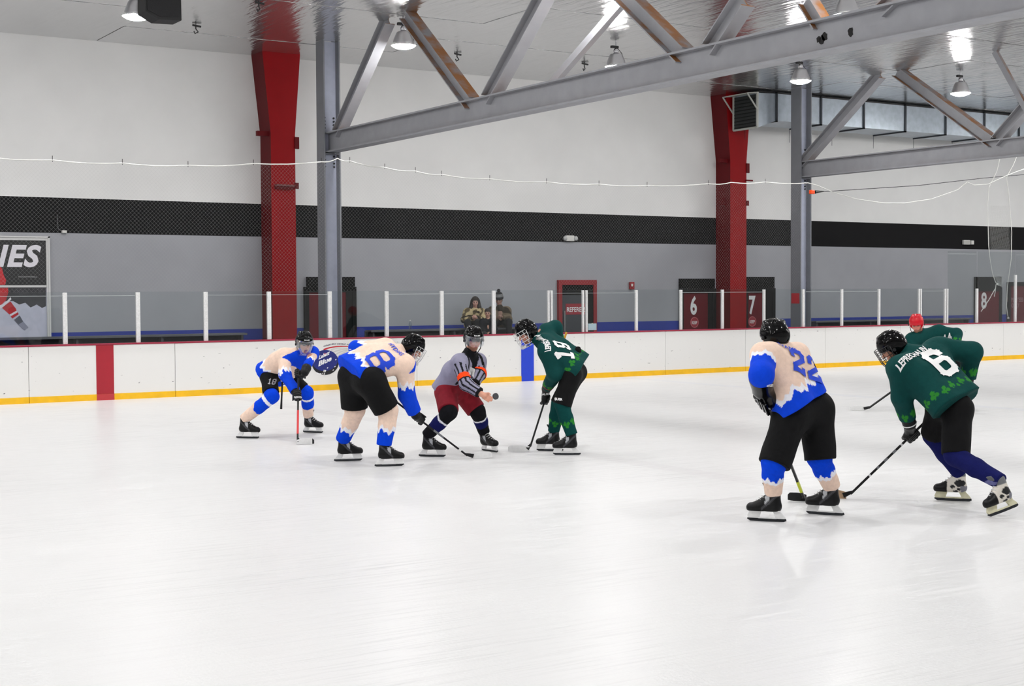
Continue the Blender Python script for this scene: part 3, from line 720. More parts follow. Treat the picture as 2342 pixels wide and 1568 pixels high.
for (p, q) in (((DY0, zf0), (yb, zf0)), ((DY0, zf0), (DY0, zf1)), ((yb, zf0), (yb, zf1))): b.beam((ex0-0.03, p[0], p[1]), (ex0-0.03, q[0], q[1]), 0.05, 0.05)
b.build('louvre_frame', FRG, duct)
b = MB(); b.prism([(ex0, DY0-0.03, zf1), (ex0, yb+0.03, zf1), (ex0-0.42, yb+0.03, zf1-0.05), (ex0-0.42, DY0-0.03, zf1-0.05)], (0, 0, 0.025)); b.build('hood', FRG, duct)
for y in (DY0-0.02, yb+0.02):
    b = MB(); b.beam((ex0-0.40, y, zf1-0.05), (ex0-0.03, y, (zf0+zf1)/2), 0.03, 0.03); b.build('hood_stay', FRG, duct)

# sprinkler and cable clips on the ceiling -------------------------------------------------------
for i, (px, py) in enumerate(((450, 66), (594, 14), (1047, 130), (1338, 152))):
    p = at_z(px, py, CEIL-0.1)
    hk = thing('ceiling_hook', ['dark hook on the foil ceiling near the black loudspeaker', 'tiny dark hook on the foil ceiling over the first red column', 'dark hook on the foil ceiling between two truss diagonals', 'tiny dark hook on the foil ceiling beside a lit lamp'][i], 'hook', tuple(p), 'dark hooks on the ceiling')
    b = MB(); b.tube([(p.x-0.09, p.y, CEIL-0.03), (p.x+0.09, p.y, CEIL-0.05)], 0.02, 6); b.build('bar', BLK, hk)
    s_ = 0.05 if i in (0, 2) else 0.02
    b = MB(); b.tube([(p.x-0.02, p.y, CEIL-0.012), (p.x-0.02, p.y, CEIL-0.1), (p.x-0.02+s_, p.y, CEIL-0.16), (p.x-0.04, p.y, CEIL-0.2), (p.x-0.06, p.y, CEIL-0.15)], 0.014, 6); b.build('hook', BLK, hk)

# safety net with its white rope, cable, ratchet and loose bundle -----------------------------------
NY = BY+0.22
NETM = mat('net_cord', (188, 188, 188), 0.8); ROPE = mat('rope_white', (220, 220, 216), 0.8)
rope_px = [[(-60, 356), (120, 366), (280, 373), (430, 378), (580, 374), (735, 370), (772, 362)],
           [(772, 362), (800, 368), (880, 383), (950, 391), (1010, 399), (1120, 409), (1250, 416), (1370, 421), (1480, 424), (1620, 420), (1672, 417), (1750, 416), (1848, 418)]]
net = thing('safety_net', 'fine pale safety net hanging from a sagging white rope above the glass', 'net', (16, NY, 2))
top = []
for seg in rope_px:
    pts = [at_y(x, y, NY) for x, y in seg]; top += pts
    fine = []
    for i in range(len(pts)-1):
        for k in range(4):
            t = k/4; q = pts[i].lerp(pts[i+1], t); q.z -= 0.03*math.sin(math.pi*t); fine.append(q)
    fine.append(pts[-1])
    MB().tube(fine, 0.011, 6).build('rope', ROPE, net)
def top_z(x):
    for i in range(len(top)-1):
        if top[i].x <= x <= top[i+1].x and top[i+1].x > top[i].x:
            t = (x-top[i].x)/(top[i+1].x-top[i].x); return top[i].z*(1-t)+top[i+1].z*t
    return top[0].z if x < top[0].x else top[-1].z
nb = MB(); cw = 0.0006; st = 0.075; zlow = ZG+0.0
xA, xB = top[0].x, top[-1].x; hmax = 2.9
x = xA-hmax
while x < xB:
    for sg in (1, -1):
        xs0 = x if sg == 1 else x+hmax
        # walk along the diagonal, keep what lies under the rope
        za, zb_ = zlow, zlow+hmax
        pts = []
        for k in range(61):
            t = k/60; xx = xs0+sg*hmax*t; zz = zlow+hmax*t
            if xA <= xx <= xB and zz <= top_z(xx): pts.append((xx, zz))
        if len(pts) >= 2:
            (x1_, z1_), (x2_, z2_) = pts[0], pts[-1]
            nb.add([(x1_-cw, NY, z1_), (x1_+cw, NY, z1_), (x2_+cw, NY, z2_), (x2_-cw, NY, z2_)], [(0, 1, 2, 3)])
    x += st
nt_ = nb.build('netting', NETM, net); nt_['kind'] = 'stuff'
for q in top[1:-1:1]:
    MB().tube([(q.x, NY, q.z-0.03), (q.x, NY, q.z+0.08)], 0.006, 5).build('rope_clip', BLK, net)
cab = thing('net_cable', 'taut dark steel cable with orange ratchet tied to the grey column by door 7', 'cable', tuple(at_y(1857, 439, NY)))
cp = [at_y(1866, 439, NY), at_y(1900, 437, NY), at_y(2100, 424, NY), at_y(2250, 407, NY), at_y(2400, 394, NY)]
MB().tube(cp, 0.008, 6).build('cable', mat('cable_dark', (50, 50, 54), 0.5, 0.5), cab)
p = at_y(1857, 439, NY)
MB().box((p.x-0.06, NY-0.05, p.z-0.05), (p.x+0.06, NY+0.05, p.z+0.05)).build('ratchet', mat('ratchet_orange', (232, 74, 16), 0.45), cab, bevel=0.015)
q = at_y(1884, 437.5, NY)
MB().tube([at_y(1864, 439, NY), at_y(1872, 438, NY), q], [0.045, 0.03, 0.012], 8).build('turnbuckle', BLK, cab)
lr = thing('loose_rope', 'slack white rope drooping from the grey column to the bundled net', 'rope', tuple(at_y(2000, 460, NY)))
MB().tube([at_y(x, y, NY-0.03) for x, y in ((1848, 418), (1870, 424), (1910, 441), (1960, 455), (2020, 464), (2070, 464), (2130, 455), (2190, 434), (2212, 416), (2228, 423), (2260, 421), (2300, 402), (2345, 385))], 0.011, 6).build('rope', ROPE, lr)
bun = thing('bundled_net', 'gathered net bundle edged by two white ropes hanging by door 8', 'net', tuple(at_y(2285, 740, NY)))
for pts in (((2291, 345), (2280, 392), (2262, 428), (2259, 470), (2261, 560), (2264, 590), (2270, 625), (2277, 645), (2283, 652)),
            ((2332, 342), (2316, 380), (2302, 405), (2307, 440), (2314, 530), (2313, 590), (2304, 655), (2302, 700), (2305, 722), (2307, 728)),
            ((2278, 650), (2276, 668), (2274, 678)), ((2276, 660), (2262, 685), (2244, 712))):
    MB().tube([at_y(x, y, NY-0.02) for x, y in pts], 0.011, 6).build('rope', ROPE, bun)
# the netting between the two ropes
L_ = [(2259, 470), (2261, 560), (2264, 590), (2270, 625), (2283, 652)]; R_ = [(2309, 470), (2314, 540), (2313, 590), (2306, 630), (2290, 655)]
b = MB()
for k in range(26):
    for sgn in (1, -1):
        vs_ = []
        for j in range(5):
            t = (k/26+sgn*0.12*j) % 1.0
            a = at_y(L_[j][0], L_[j][1], NY+0.02); c = at_y(R_[j][0], R_[j][1], NY+0.02); q = a.lerp(c, t)
            vs_.append(q)
        for j in range(4):
            if abs(vs_[j].x-vs_[j+1].x) < 0.35:
                q, r_ = vs_[j], vs_[j+1]; b.add([q+Vector((-0.0015, 0, 0)), q+Vector((0.0015, 0, 0)), r_+Vector((0.0015, 0, 0)), r_+Vector((-0.0015, 0, 0))], [(0, 1, 2, 3)])
g_ = b.build('netting', NETM, bun); g_['kind'] = 'stuff'
# knots
for (x, y) in ((2281, 649), (2306, 727)):
    p = at_y(x, y, NY-0.03); MB().lathe([(0, -0.03), (0.03, -0.015), (0.03, 0.015), (0, 0.03)], p, 8).build('knot', ROPE, bun, smooth=True)
# red sprinkler pipe end showing under the ceiling
p = at_z(716, 100, CEIL-0.06); q = at_z(672, 118, CEIL-0.06)
# ================================================================== PEOPLE: shapes grown from distance fields
def V3(p): return np.array(tuple(p), dtype=np.float64)
def nrm(v): v = np.asarray(v, float); return v/(np.linalg.norm(v)+1e-12)
class Field:
    """smooth union of round cones and ellipsoids, with cuts"""
    def __init__(s, k=0.03): s.p = []; s.cut = []; s.sub = []; s.k = k; s.wob = None; s.cut_at = -1
    def rc(s, a, b, ra, rb, k=None, squash=None): s.p.append(('c', V3(a), V3(b), ra, rb, s.k if k is None else k, squash)); return s
    def flat(s, a, b, ra, rb, k=None): s.p.append(('F', V3(a), V3(b), ra, rb, s.k if k is None else k, None)); return s
    def chain(s, pts, rs, k=None):
        for i in range(len(pts)-1): s.rc(pts[i], pts[i+1], rs[i], rs[i+1], k)
        return s
    def el(s, c, M, r, k=None): s.p.append(('e', V3(c), np.asarray(M, float), np.asarray(r, float), 0, s.k if k is None else k, None)); return s
    def half(s, p, n, k=0.0): s.cut.append((V3(p), nrm(n), k)); return s
    def minus(s, kind, *a): s.sub.append((kind,)+a); return s
    @staticmethod
    def _d(P, q):
        if q[0] in 'cF':
            ab = q[2]-q[1]; l2 = ab@ab+1e-12; w = P-q[1]; t0 = w@ab/l2; t = np.clip(t0, 0, 1.0)
            if q[0] == 'F':
                w = w-np.clip(t0, 0, 2)[:, None]*ab
                return np.maximum(np.sqrt((w*w).sum(1))-(q[3]+(q[4]-q[3])*t), (t0-1)*math.sqrt(l2))
            w = w-t[:, None]*ab
            if q[6] is not None:
                ax, f = q[6]; w = w+np.outer(w@ax, ax)*(f-1)
            return np.sqrt((w*w).sum(1))-(q[3]+(q[4]-q[3])*t)
        w = (P-q[1])@q[2].T; k0 = np.sqrt(((w/q[3])**2).sum(1)); k1 = np.sqrt(((w/q[3]**2)**2).sum(1))+1e-9
        return k0*(k0-1)/k1
    def __call__(s, P):
        d = None
        for i, q in enumerate(s.p):
            if i == s.cut_at and i > 0:
                for p, n, k in s.cut: d = np.maximum(d, (P-p)@n)
            e = s._d(P, q)
            if d is None: d = e
            else:
                k = q[5]
                if k > 0:
                    h = np.maximum(k-np.abs(d-e), 0)/k; d = np.minimum(d, e)-h*h*k*0.25
                else: d = np.minimum(d, e)
        if s.wob is not None: d = d+s.wob(P)
        if s.cut_at < 0:
            for p, n, k in s.cut: d = np.maximum(d, (P-p)@n)
        for q in s.sub:
            if q[0] == 'f': e = q[1](P)
            else: e = s._d(P, q)
            d = np.maximum(d, -e)
        return d
    def bounds(s, pad):
        lo = np.full(3, 1e9); hi = -lo
        for q in s.p:
            if q[0] in 'cF':
                for c, r in ((q[1], q[3]), (q[2], q[4])):
                    lo = np.minimum(lo, c-r*1.5 if q[6] is not None else c-r); hi = np.maximum(hi, c+r*1.5 if q[6] is not None else c+r)
            else:
                r = q[3].max(); lo = np.minimum(lo, q[1]-r); hi = np.maximum(hi, q[1]+r)
        return lo-pad, hi+pad
EDG = [((0,0,0),(1,0,0)),((0,1,0),(1,1,0)),((0,0,1),(1,0,1)),((0,1,1),(1,1,1)),((0,0,0),(0,1,0)),((1,0,0),(1,1,0)),((0,0,1),(0,1,1)),((1,0,1),(1,1,1)),
       ((0,0,0),(0,0,1)),((1,0,0),(1,0,1)),((0,1,0),(0,1,1)),((1,1,0),(1,1,1))]
def grow(field, h):
    """surface of the field as verts, quads (surface nets on a sparsely sampled grid)"""
    lo, hi = field.bounds(0.03); B = 6
    nb = np.ceil((hi-lo)/(h*B)).astype(int)+1
    n = nb*B
    g = [np.arange(nb[i])*B*h+lo[i]+(B-1)*h/2 for i in range(3)]
    cc = np.stack(np.meshgrid(*g, indexing='ij'), -1).reshape(-1, 3)
    dc = field(cc); act = np.abs(dc) < h*B*1.05+0.02
    S = np.repeat(np.repeat(np.repeat(dc.reshape(nb), B, 0), B, 1), B, 2)
    bi = np.argwhere(act.reshape(nb))
    off = np.stack(np.meshgrid(*[np.arange(B)]*3, indexing='ij'), -1).reshape(-1, 3)
    idx = (bi[:, None, :]*B+off[None]).reshape(-1, 3)
    S[idx[:, 0], idx[:, 1], idx[:, 2]] = field(lo+idx*h)
    S[np.abs(S) < 1e-7] = 1e-7
    I = S < 0; nx, ny, nz = S.shape
    def sub(A, o): return A[o[0]:nx-1+o[0], o[1]:ny-1+o[1], o[2]:nz-1+o[2]]
    cnt = sum(sub(I, (a, b, c)).astype(np.int8) for a in (0, 1) for b in (0, 1) for c in (0, 1))
    cells = np.argwhere((cnt > 0) & (cnt < 8)); m = len(cells)
    vid = -np.ones((nx-1, ny-1, nz-1), np.int64); vid[tuple(cells.T)] = np.arange(m)
    acc = np.zeros((m, 3)); num = np.zeros(m)
    for a, b in EDG:
        a = np.array(a); b = np.array(b)
        s0 = S[tuple((cells+a).T)]; s1 = S[tuple((cells+b).T)]; x = (s0 < 0) != (s1 < 0)
        t = np.where(x, s0/np.where(x, s0-s1, 1), 0)
        acc[x] += (a+t[:, None]*(b-a))[x]; num[x] += 1
    vert = lo+(cells+acc/np.maximum(num, 1)[:, None])*h
    quads = []
    for ax in range(3):
        o = [0, 0, 0]; o[ax] = 1
        A = I[:nx-o[0], :ny-o[1], :nz-o[2]]; Bq = I[o[0]:, o[1]:, o[2]:]
        for flip, msk in ((False, A & ~Bq), (True, ~A & Bq)):
            e = np.argwhere(msk)
            u, w = [(1, 2), (2, 0), (0, 1)][ax]
            e = e[(e[:, u] > 0) & (e[:, w] > 0) & (e[:, u] < S.shape[u]-1) & (e[:, w] < S.shape[w]-1)]
            du = np.zeros(3, int); du[u] = 1; dw = np.zeros(3, int); dw[w] = 1
            q = [vid[tuple((e-du-dw).T)], vid[tuple((e-dw).T)], vid[tuple(e.T)], vid[tuple((e-du).T)]]
            q = np.stack(q if not flip else q[::-1], 1); quads.append(q)
    Q = np.concatenate(quads); Q = Q[(Q >= 0).all(1)]
    nbr = np.zeros_like(vert); c = np.zeros(m)
    for i in range(4):
        a = Q[:, i]; b = Q[:, (i+1) % 4]
        for ax in range(3): nbr[:, ax] += np.bincount(a, vert[b, ax], m)+np.bincount(b, vert[a, ax], m)
        c += np.bincount(a, minlength=m)+np.bincount(b, minlength=m)
    vert = vert*0.5+0.5*nbr/np.maximum(c, 1)[:, None]
    return vert, Q
def mesh_obj(name, vert, quads, m, parent=None, color=None):
    me = bpy.data.meshes.new(name); nv, nq = len(vert), len(quads)
    me.vertices.add(nv); me.vertices.foreach_set('co', vert.astype(np.float32).ravel())
    me.loops.add(nq*4); me.loops.foreach_set('vertex_index', quads.astype(np.int32).ravel())
    me.polygons.add(nq); me.polygons.foreach_set('loop_start', np.arange(nq, dtype=np.int32)*4)
    me.update(calc_edges=True); me.validate()
    me.polygons.foreach_set('use_smooth', np.ones(len(me.polygons), bool))
    if color is not None:
        at = me.color_attributes.new('Col', 'FLOAT_COLOR', 'POINT')
        c = np.ones((nv, 4), np.float32); c[:, :3] = color; at.data.foreach_set('color', c.ravel())
    me.materials.append(m)
    o = bpy.data.objects.new(name, me); COL.objects.link(o)
    if parent: o.parent = parent; o.matrix_parent_inverse = parent_inv(parent)
    return o
FOLD_SEED = [0.0]
def folds(amp, freq=14.0, seed=0.0):
    r = np.random.RandomState(int(seed*10)+3); D = r.randn(5, 3); D /= np.linalg.norm(D, axis=1)[:, None]; ph = r.rand(5)*6.28; fr = freq*(0.6+0.9*r.rand(5))
    def f(P):
        o = 0
        for i in range(5): o = o+np.sin(P@D[i]*fr[i]*2.2+ph[i]+1.5*np.sin(P@D[(i+1) % 5]*fr[i]*0.9))
        return amp*o/5
    return f

SKIN = mat('skin', (214, 160, 132), 0.55, attr='Col', var=0.05, vscale=60)
CLOTH = mat('jersey_cloth', (200, 200, 200), 0.85, attr='Col', var=0.07, vscale=25, bump=0.55, bscale=9, spec=0.15)
SOCKM = mat('sock_knit', (200, 200, 200), 0.9, attr='Col', var=0.09, vscale=30, bump=0.5, bscale=16, spec=0.1)
PANTB = mat('pants_black', (8, 8, 10), 0.8, var=0.2, vscale=14, bump=0.35, bscale=18, spec=0.2)
PANTR = mat('pants_dark_red', (132, 26, 40), 0.8, var=0.15, vscale=14, bump=0.35, bscale=18, spec=0.2)
HELB = mat('helmet_black', (5, 5, 6), 0.12, spec=0.22); HELR = mat('helmet_red', (200, 16, 34), 0.2, spec=0.35)
GLOVEB = mat('glove_black', (9, 9, 11), 0.5, bump=0.25, bscale=40, spec=0.25)
LEATH = mat('skate_leather', (20, 20, 22), 0.4, attr='Col', bump=0.1, bscale=60, spec=0.25)
HOLD = mat('skate_holder_white', (226, 226, 226), 0.4, var=0.06, vscale=30); STEELB = mat('skate_steel', (60, 62, 66), 0.25, 0.9)
LACE = mat('lace_pale', (196, 196, 196), 0.8); WIRE = mat('cage_wire_white', (214, 214, 214), 0.3); WIREK = mat('cage_wire_black', (26, 26, 28), 0.4)
VISOR = glass_mat('visor_clear', (0.90, 0.92, 0.95), 0.10, 0.03)
STRAPK = mat('strap_black', (20, 20, 22), 0.7); PRW_ = mat('print_white', (236, 236, 236), 0.7); PRB_ = mat('print_blue', (8, 62, 205), 0.7)

# team colours (linear)
CREAM = np.array(lin((236, 208, 190))); BLUE = np.array(lin((6, 66, 214))); WHT = np.array(lin((236, 236, 244)))
GREEN = np.array(lin((10, 64, 62))); LEAF = np.array(lin((44, 126, 44))); NAVY = np.array(lin((22, 26, 84)))
def tri(x): return 2*np.abs(2*(x-np.floor(x+0.5)))-1
def jag(a, n=5.0, s=0.0): return 0.6*tri(a/(2*math.pi)*n+s)+0.4*tri(a/(2*math.pi)*n*2.3+s*1.7+0.3)

class Pose: pass
def depth_pt(px, py, zc): return V3(CAM+ray(px, py)*zc)
def foot_axes(heading, up):
    rh = nrm(np.array([_r[0], _r[1], 0])); fh = nrm(np.array([_f[0], _f[1], 0])); a = math.radians(heading)
    fw = rh*math.cos(a)+fh*math.sin(a); up = nrm(up)
    return fw, up
def frame(f, u):
    f = nrm(f); r = nrm(np.cross(f, u)); u = np.cross(r, f); return r, f, u
def cam_dir(right, up, away): return nrm(right*_r+up*_u+away*_f)

# --------------------------------------------------------------- skates
def skate_parts():
    f = Field(0.025)
    f.rc((-0.045, 0, 0.27), (-0.055, 0, 0.13), 0.052, 0.05).rc((-0.055, 0, 0.125), (-0.02, 0, 0.115), 0.046, 0.045).rc((-0.07, 0, 0.11), (0.115, 0, 0.1), 0.036, 0.034)
    f.rc((0.06, 0.008, 0.105), (0.125, 0.004, 0.105), 0.038, 0.036).rc((0.0, 0, 0.17), (0.07, 0, 0.125), 0.04, 0.034)
    f.half((0, 0, 0.076), (0, 0, -1)); f.half((-0.04, 0, 0.265), (0.35, 0, 1))
    v, q = grow(f, 0.008)
    return v, q
SK_V, SK_Q = skate_parts(); SKS = 1.1
def skate(root, c, fw, up, style='black'):
    """c: point under the middle of the blade"""
    r = nrm(np.cross(fw, up)); up = np.cross(r, fw)
    M = np.stack([fw, -r, up], 1)*SKS
    def T(p): return np.asarray(p)@M.T+c
    v = SK_V; col = np.tile(np.array(lin((8, 8, 10))), (len(v), 1))
    x, y, z = v.T
    if style == 'black':
        g = (np.abs(z-(0.11+(0.02-x)*0.9)) < 0.012) & (x < 0.04) & (np.abs(y) > 0.02); col[g] = lin((64, 64, 68))
        g = (x < 0.012) & (x > -0.02) & (z > 0.165-(x+0.02)) & (z < 0.195) & (np.abs(y) > 0.028); col[g] = lin((170, 172, 176))
    else:
        g = (x < 0.05) & (z < 0.21); col[g] = lin((218, 212, 202))
        for (a, b_, ra, rb) in ((-0.055, 0.155, 0.045, 0.03), (0.005, 0.125, 0.02, 0.014), (-0.05, 0.105, 0.018, 0.012), (-0.02, 0.085, 0.02, 0.01)):
            g = ((x-a)/ra)**2+((z-b_)/rb)**2 < 1; col[g] = lin((34, 34, 36))
        g = (x < -0.06) & (z < 0.13); col[g] = lin((120, 120, 130))
        g = z > 0.215; col[g] = lin((110, 112, 116))
    g = (x > 0.115); col[g] = lin((14, 14, 16))
    bt = mesh_obj('boot', T(v), SK_Q, LEATH, root, col)
    hm = HOLD if style == 'black' else mat('skate_holder_yellowed', (214, 210, 180), 0.4, var=0.08, vscale=30)
    # holder: heel tower, toe tower, bottom rail
    b = MB(); hw = 0.011
    def pr(pts, w): b.prism([T((px, -w, pz)) for px, pz in pts], tuple(M@np.array([0, 2*w, 0])))
    pr([(-0.10, 0.08), (-0.045, 0.08), (-0.065, 0.034), (-0.075, 0.024), (-0.138, 0.024), (-0.142, 0.034)], hw)
    pr([(0.045, 0.08), (0.135, 0.085), (0.152, 0.04), (0.145, 0.024), (0.07, 0.024), (0.06, 0.034)], hw)
    pr([(-0.075, 0.034), (0.07, 0.034), (0.07, 0.022), (-0.075, 0.022)], hw*0.8)
    pr([(-0.10, 0.086), (0.14, 0.086), (0.14, 0.076), (-0.10, 0.076)], 0.026)
    hd = b.build('blade_holder', hm, root, bevel=0.003)
    b = MB(); pts = [(-0.146, 0.026), (0.15, 0.026), (0.154, 0.016), (0.13, 0.002), (0.0, 0.0), (-0.13, 0.002), (-0.15, 0.01)]
    b.prism([T((px, -0.003, pz)) for px, pz in pts], tuple(M@np.array([0, 0.006, 0]))); b.build('runner', STEELB, root)
    # tongue and laces
    b = MB()
    for i in range(6):
        t = i/5; X = 0.105-0.11*t; Z = 0.138+0.085*t+0.004; w = 0.024+0.006*t
        b.tube([T((X-0.012, -w, Z-0.012)), T((X+0.004, 0, Z+0.004)), T((X-0.012, w, Z-0.012))], 0.0045, 5)
    b.build('laces', LACE, root)
    b = MB(); b.prism([T((0.006, -0.03, 0.235)), T((0.006, 0.03, 0.235)), T((0.04, 0.028, 0.295)), T((0.04, -0.028, 0.295))], tuple(M@np.array([-0.014, 0, 0.004]))); b.build('tongue', STRAPK if style == 'black' else mat('tongue_grey', (96, 98, 100), 0.8), root, bevel=0.004)
    return T((-0.045, 0, 0.245)), T((-0.05, 0, 0.14)), T((0.05, 0, 0.105))

# --------------------------------------------------------------- gloves
def glove(root, wrist, hand, axis, elbow, cuff_in=None, letters=None, size=1.0, mat_=None, flip=False):
    W = V3(wrist); G = V3(hand); A = nrm(axis); D = nrm(G-W); 
    Dp = nrm(D-A*(D@A)) if np.linalg.norm(D-A*(D@A)) > 0.2 else nrm(np.cross(A, (0.3, 0.2, 1)))
    N = nrm(np.cross(A, Dp))*(-1 if flip else 1); s = size; f = Field(0.012)
    back = nrm(W-V3(elbow))
    f.rc(W-back*0.055*s, W+back*0.03*s, 0.066*s, 0.056*s, 0.02)                         # flared cuff
    P0 = G-Dp*0.055*s
    f.rc(W+back*0.03*s, P0, 0.05*s, 0.046*s, 0.02)
    f.rc(P0-A*0.028*s, P0+A*0.028*s, 0.036*s, 0.036*s, 0.012)                           # palm across the shaft
    for i in range(4):
        o = A*(i-1.5)*0.031*s; l = (0.92, 1.05, 1.0, 0.82)[i]
        a = P0+o+N*0.022*s; b_ = G+o+N*0.036*s*l+Dp*0.006; c = G+o+Dp*0.036*s*l+N*0.008; d = G+o+Dp*0.016*s-N*0.03*s*l
        f.rc(a, b_, 0.0205*s, 0.0195*s, 0.006); f.rc(b_, c, 0.019*s, 0.0175*s, 0.006); f.rc(c, d, 0.017*s, 0.014*s, 0.006)
    f.rc(P0+A*0.05*s-N*0.01, G+A*0.062*s-N*0.03*s, 0.021*s, 0.02*s, 0.008); f.rc(G+A*0.062*s-N*0.03*s, G+A*0.05*s-N*0.034*s+Dp*0.03*s, 0.02*s, 0.016*s, 0.006)
    v, q = grow(f, 0.0075); g = mesh_obj('glove', v, q, mat_ or GLOVEB, root)
    # finger rolls: raised pads on the back of the hand
    b = MB()
    for i in range(3):
        p = P0+N*0.048*s+Dp*(0.02-0.03*i)*s; b.beam(p-A*0.045*s, p+A*0.045*s, 0.02*s, 0.018*s, tuple(N))
    b.build('knuckle_roll', mat_ or GLOVEB, g, bevel=0.006)
    if cuff_in:
        rr = MB(); cen = W-back*0.075*s; e1 = nrm(np.cross(back, A)); e2 = np.cross(back, e1)
        rr.tube([cen+(e1*math.cos(t)+e2*math.sin(t))*0.06*s for t in [2*math.pi*k/20 for k in range(20)]], 0.014*s, 6, closed=True); rr.build('cuff_lining', cuff_in, g, smooth=True)
    return g, v, q

# --------------------------------------------------------------- helmet, face gear
def helmet(root, c, f, u, m, shell='h'):
    r, f, u = frame(f, u); M = np.stack([r, f, u])
    fl = Field(0.02); c = V3(c)
    HS = 1.06
    def L(x, y, z): return c+(r*x+f*y+u*z)*HS
    fl.el(L(0, -0.008, 0.042), M, np.array((0.110, 0.126, 0.126))*HS); fl.el(L(0, -0.05, 0.015), M, np.array((0.104, 0.088, 0.1))*HS)
    fl.rc(L(-0.05, -0.07, 0.132), L(-0.045, 0.05, 0.138), 0.016, 0.016, 0.03); fl.rc(L(0.05, -0.07, 0.132), L(0.045, 0.05, 0.138), 0.016, 0.016, 0.03)
    def low(P):
        q = P-c; y = q@f; z = q@u
        y = y/HS; z = z/HS; t = np.clip((y+0.01)/0.07, 0, 1); t = t*t*(3-2*t); zl = -0.07+0.015*np.clip((-y-0.06)/0.06, -1, 1)+t*0.105
        return -(zl-z)
    fl.minus('f', low)
    for sx in (-1, 1):
        fl.minus('c', L(sx*0.026, -0.09, 0.152), L(sx*0.022, 0.06, 0.162), 0.007, 0.007, 0, None)
        fl.minus('c', L(sx*0.09, -0.05, 0.12), L(sx*0.085, 0.05, 0.124), 0.009, 0.009, 0, None)
        fl.minus('c', L(sx*0.118, -0.03, 0.03), L(sx*0.114, 0.03, 0.04), 0.012, 0.012, 0, None)
        fl.minus('c', L(sx*0.07, -0.125, 0.06), L(sx*0.03, -0.14, 0.07), 0.01, 0.01, 0, None)
    v, q = grow(fl, 0.0075); h = mesh_obj('helmet', v, q, m, root)
    b = MB()
    for sx in (-1, 1):
        b.tube([L(sx*0.098, 0.0, -0.03), L(sx*0.085, 0.02, -0.09), L(sx*0.04, 0.05, -0.135), L(0, 0.055, -0.142)], 0.006, 6)
        b.tube([L(sx*0.112, 0.005, 0.0), L(sx*0.122, 0.005, 0.0)], 0.016, 10)
    b.build('chin_strap', STRAPK, h)
    return h, L, (v, q)
def visor(h, L, full=False):
    b = MB(); n = 15; rows = [(0.075, 0.128), (0.04, 0.14), (0.0, 0.146), (-0.035, 0.146)]
    if full: rows += [(-0.075, 0.142), (-0.11, 0.126), (-0.13, 0.105)]
    for k, (z, ry) in enumerate(rows):
        for i in range(n):
            a = math.radians(-82+164*i/(n-1)); b.v.append(tuple(L(math.sin(a)*(0.113 if z > -0.08 else 0.1), math.cos(a)*ry, z)))
    for k in range(len(rows)-1):
        for i in range(n-1): b.f.append((k*n+i, k*n+i+1, (k+1)*n+i+1, (k+1)*n+i)); b.m.append(0)
    o = b.build('visor', VISOR, h, smooth=True)
    s = o.modifiers.new('thickness', 'SOLIDIFY'); s.thickness = 0.003
    return o
def cage(h, L, m):
    b = MB()
    def P(a, z):
        ry = 0.15-0.5*max(0, -z-0.06)**1.2; return L(math.sin(a)*(0.112-0.25*max(0, -z-0.07)), math.cos(a)*ry, z)
    for z in (0.06, 0.02, -0.02, -0.06, -0.1, -0.13):
        b.tube([P(math.radians(-80+160*i/14), z) for i in range(15)], 0.0032, 5)
    for k in range(7):
        a = math.radians(-66+22*k); b.tube([P(a, z) for z in (0.06, 0.03, 0.0, -0.03, -0.06, -0.09, -0.13)], 0.0032, 5)
    for sx in (-1, 1): b.tube([L(sx*0.112, 0.02, 0.05), L(sx*0.114, 0.03, -0.03), L(sx*0.1, 0.06, -0.1)], 0.004, 5)
    ch = MB()
    o = b.build('face_cage', m, h, smooth=True)
    ch.tube([P(math.radians(-40+80*i/8), -0.118) for i in range(9)], 0.017, 6); ch.build('chin_cup', mat('chin_cup_pale', (206, 206, 206), 0.6), h, smooth=True)
    return o

def head_prims(fl, c, f, u, neck, scale=1.0):
    r, f, u = frame(f, u); M = np.stack([r, f, u]); c = V3(c); s = scale
    def L(x, y, z): return c+(r*x+f*y+u*z)*s
    fl.el(L(0, -0.012, 0.035), M, np.array((0.077, 0.096, 0.096))*s, 0.02)
    fl.rc(L(0, 0.03, -0.005), L(0, 0.047, -0.078), 0.062*s, 0.043*s, 0.03)
    fl.rc(L(-0.03, 0.07, 0.03), L(0.03, 0.07, 0.03), 0.02*s, 0.02*s, 0.02)
    fl.rc(L(0, 0.094, 0.012), L(0, 0.112, -0.026), 0.010*s, 0.016*s, 0.012)
    fl.rc(L(-0.02, 0.083, -0.06), L(0.02, 0.083, -0.06), 0.012*s, 0.012*s, 0.01)
    for sx in (-1, 1):
        fl.el(L(sx*0.078, -0.01, -0.005), M, np.array((0.012, 0.024, 0.034))*s, 0.008)
        fl.rc(L(sx*0.04, 0.06, -0.02), L(sx*0.035, 0.06, -0.035), 0.026*s, 0.022*s, 0.02)
    fl.rc(L(0, -0.02, -0.03), neck, 0.056*s, 0.064*s, 0.03)
    return L, r, f, u
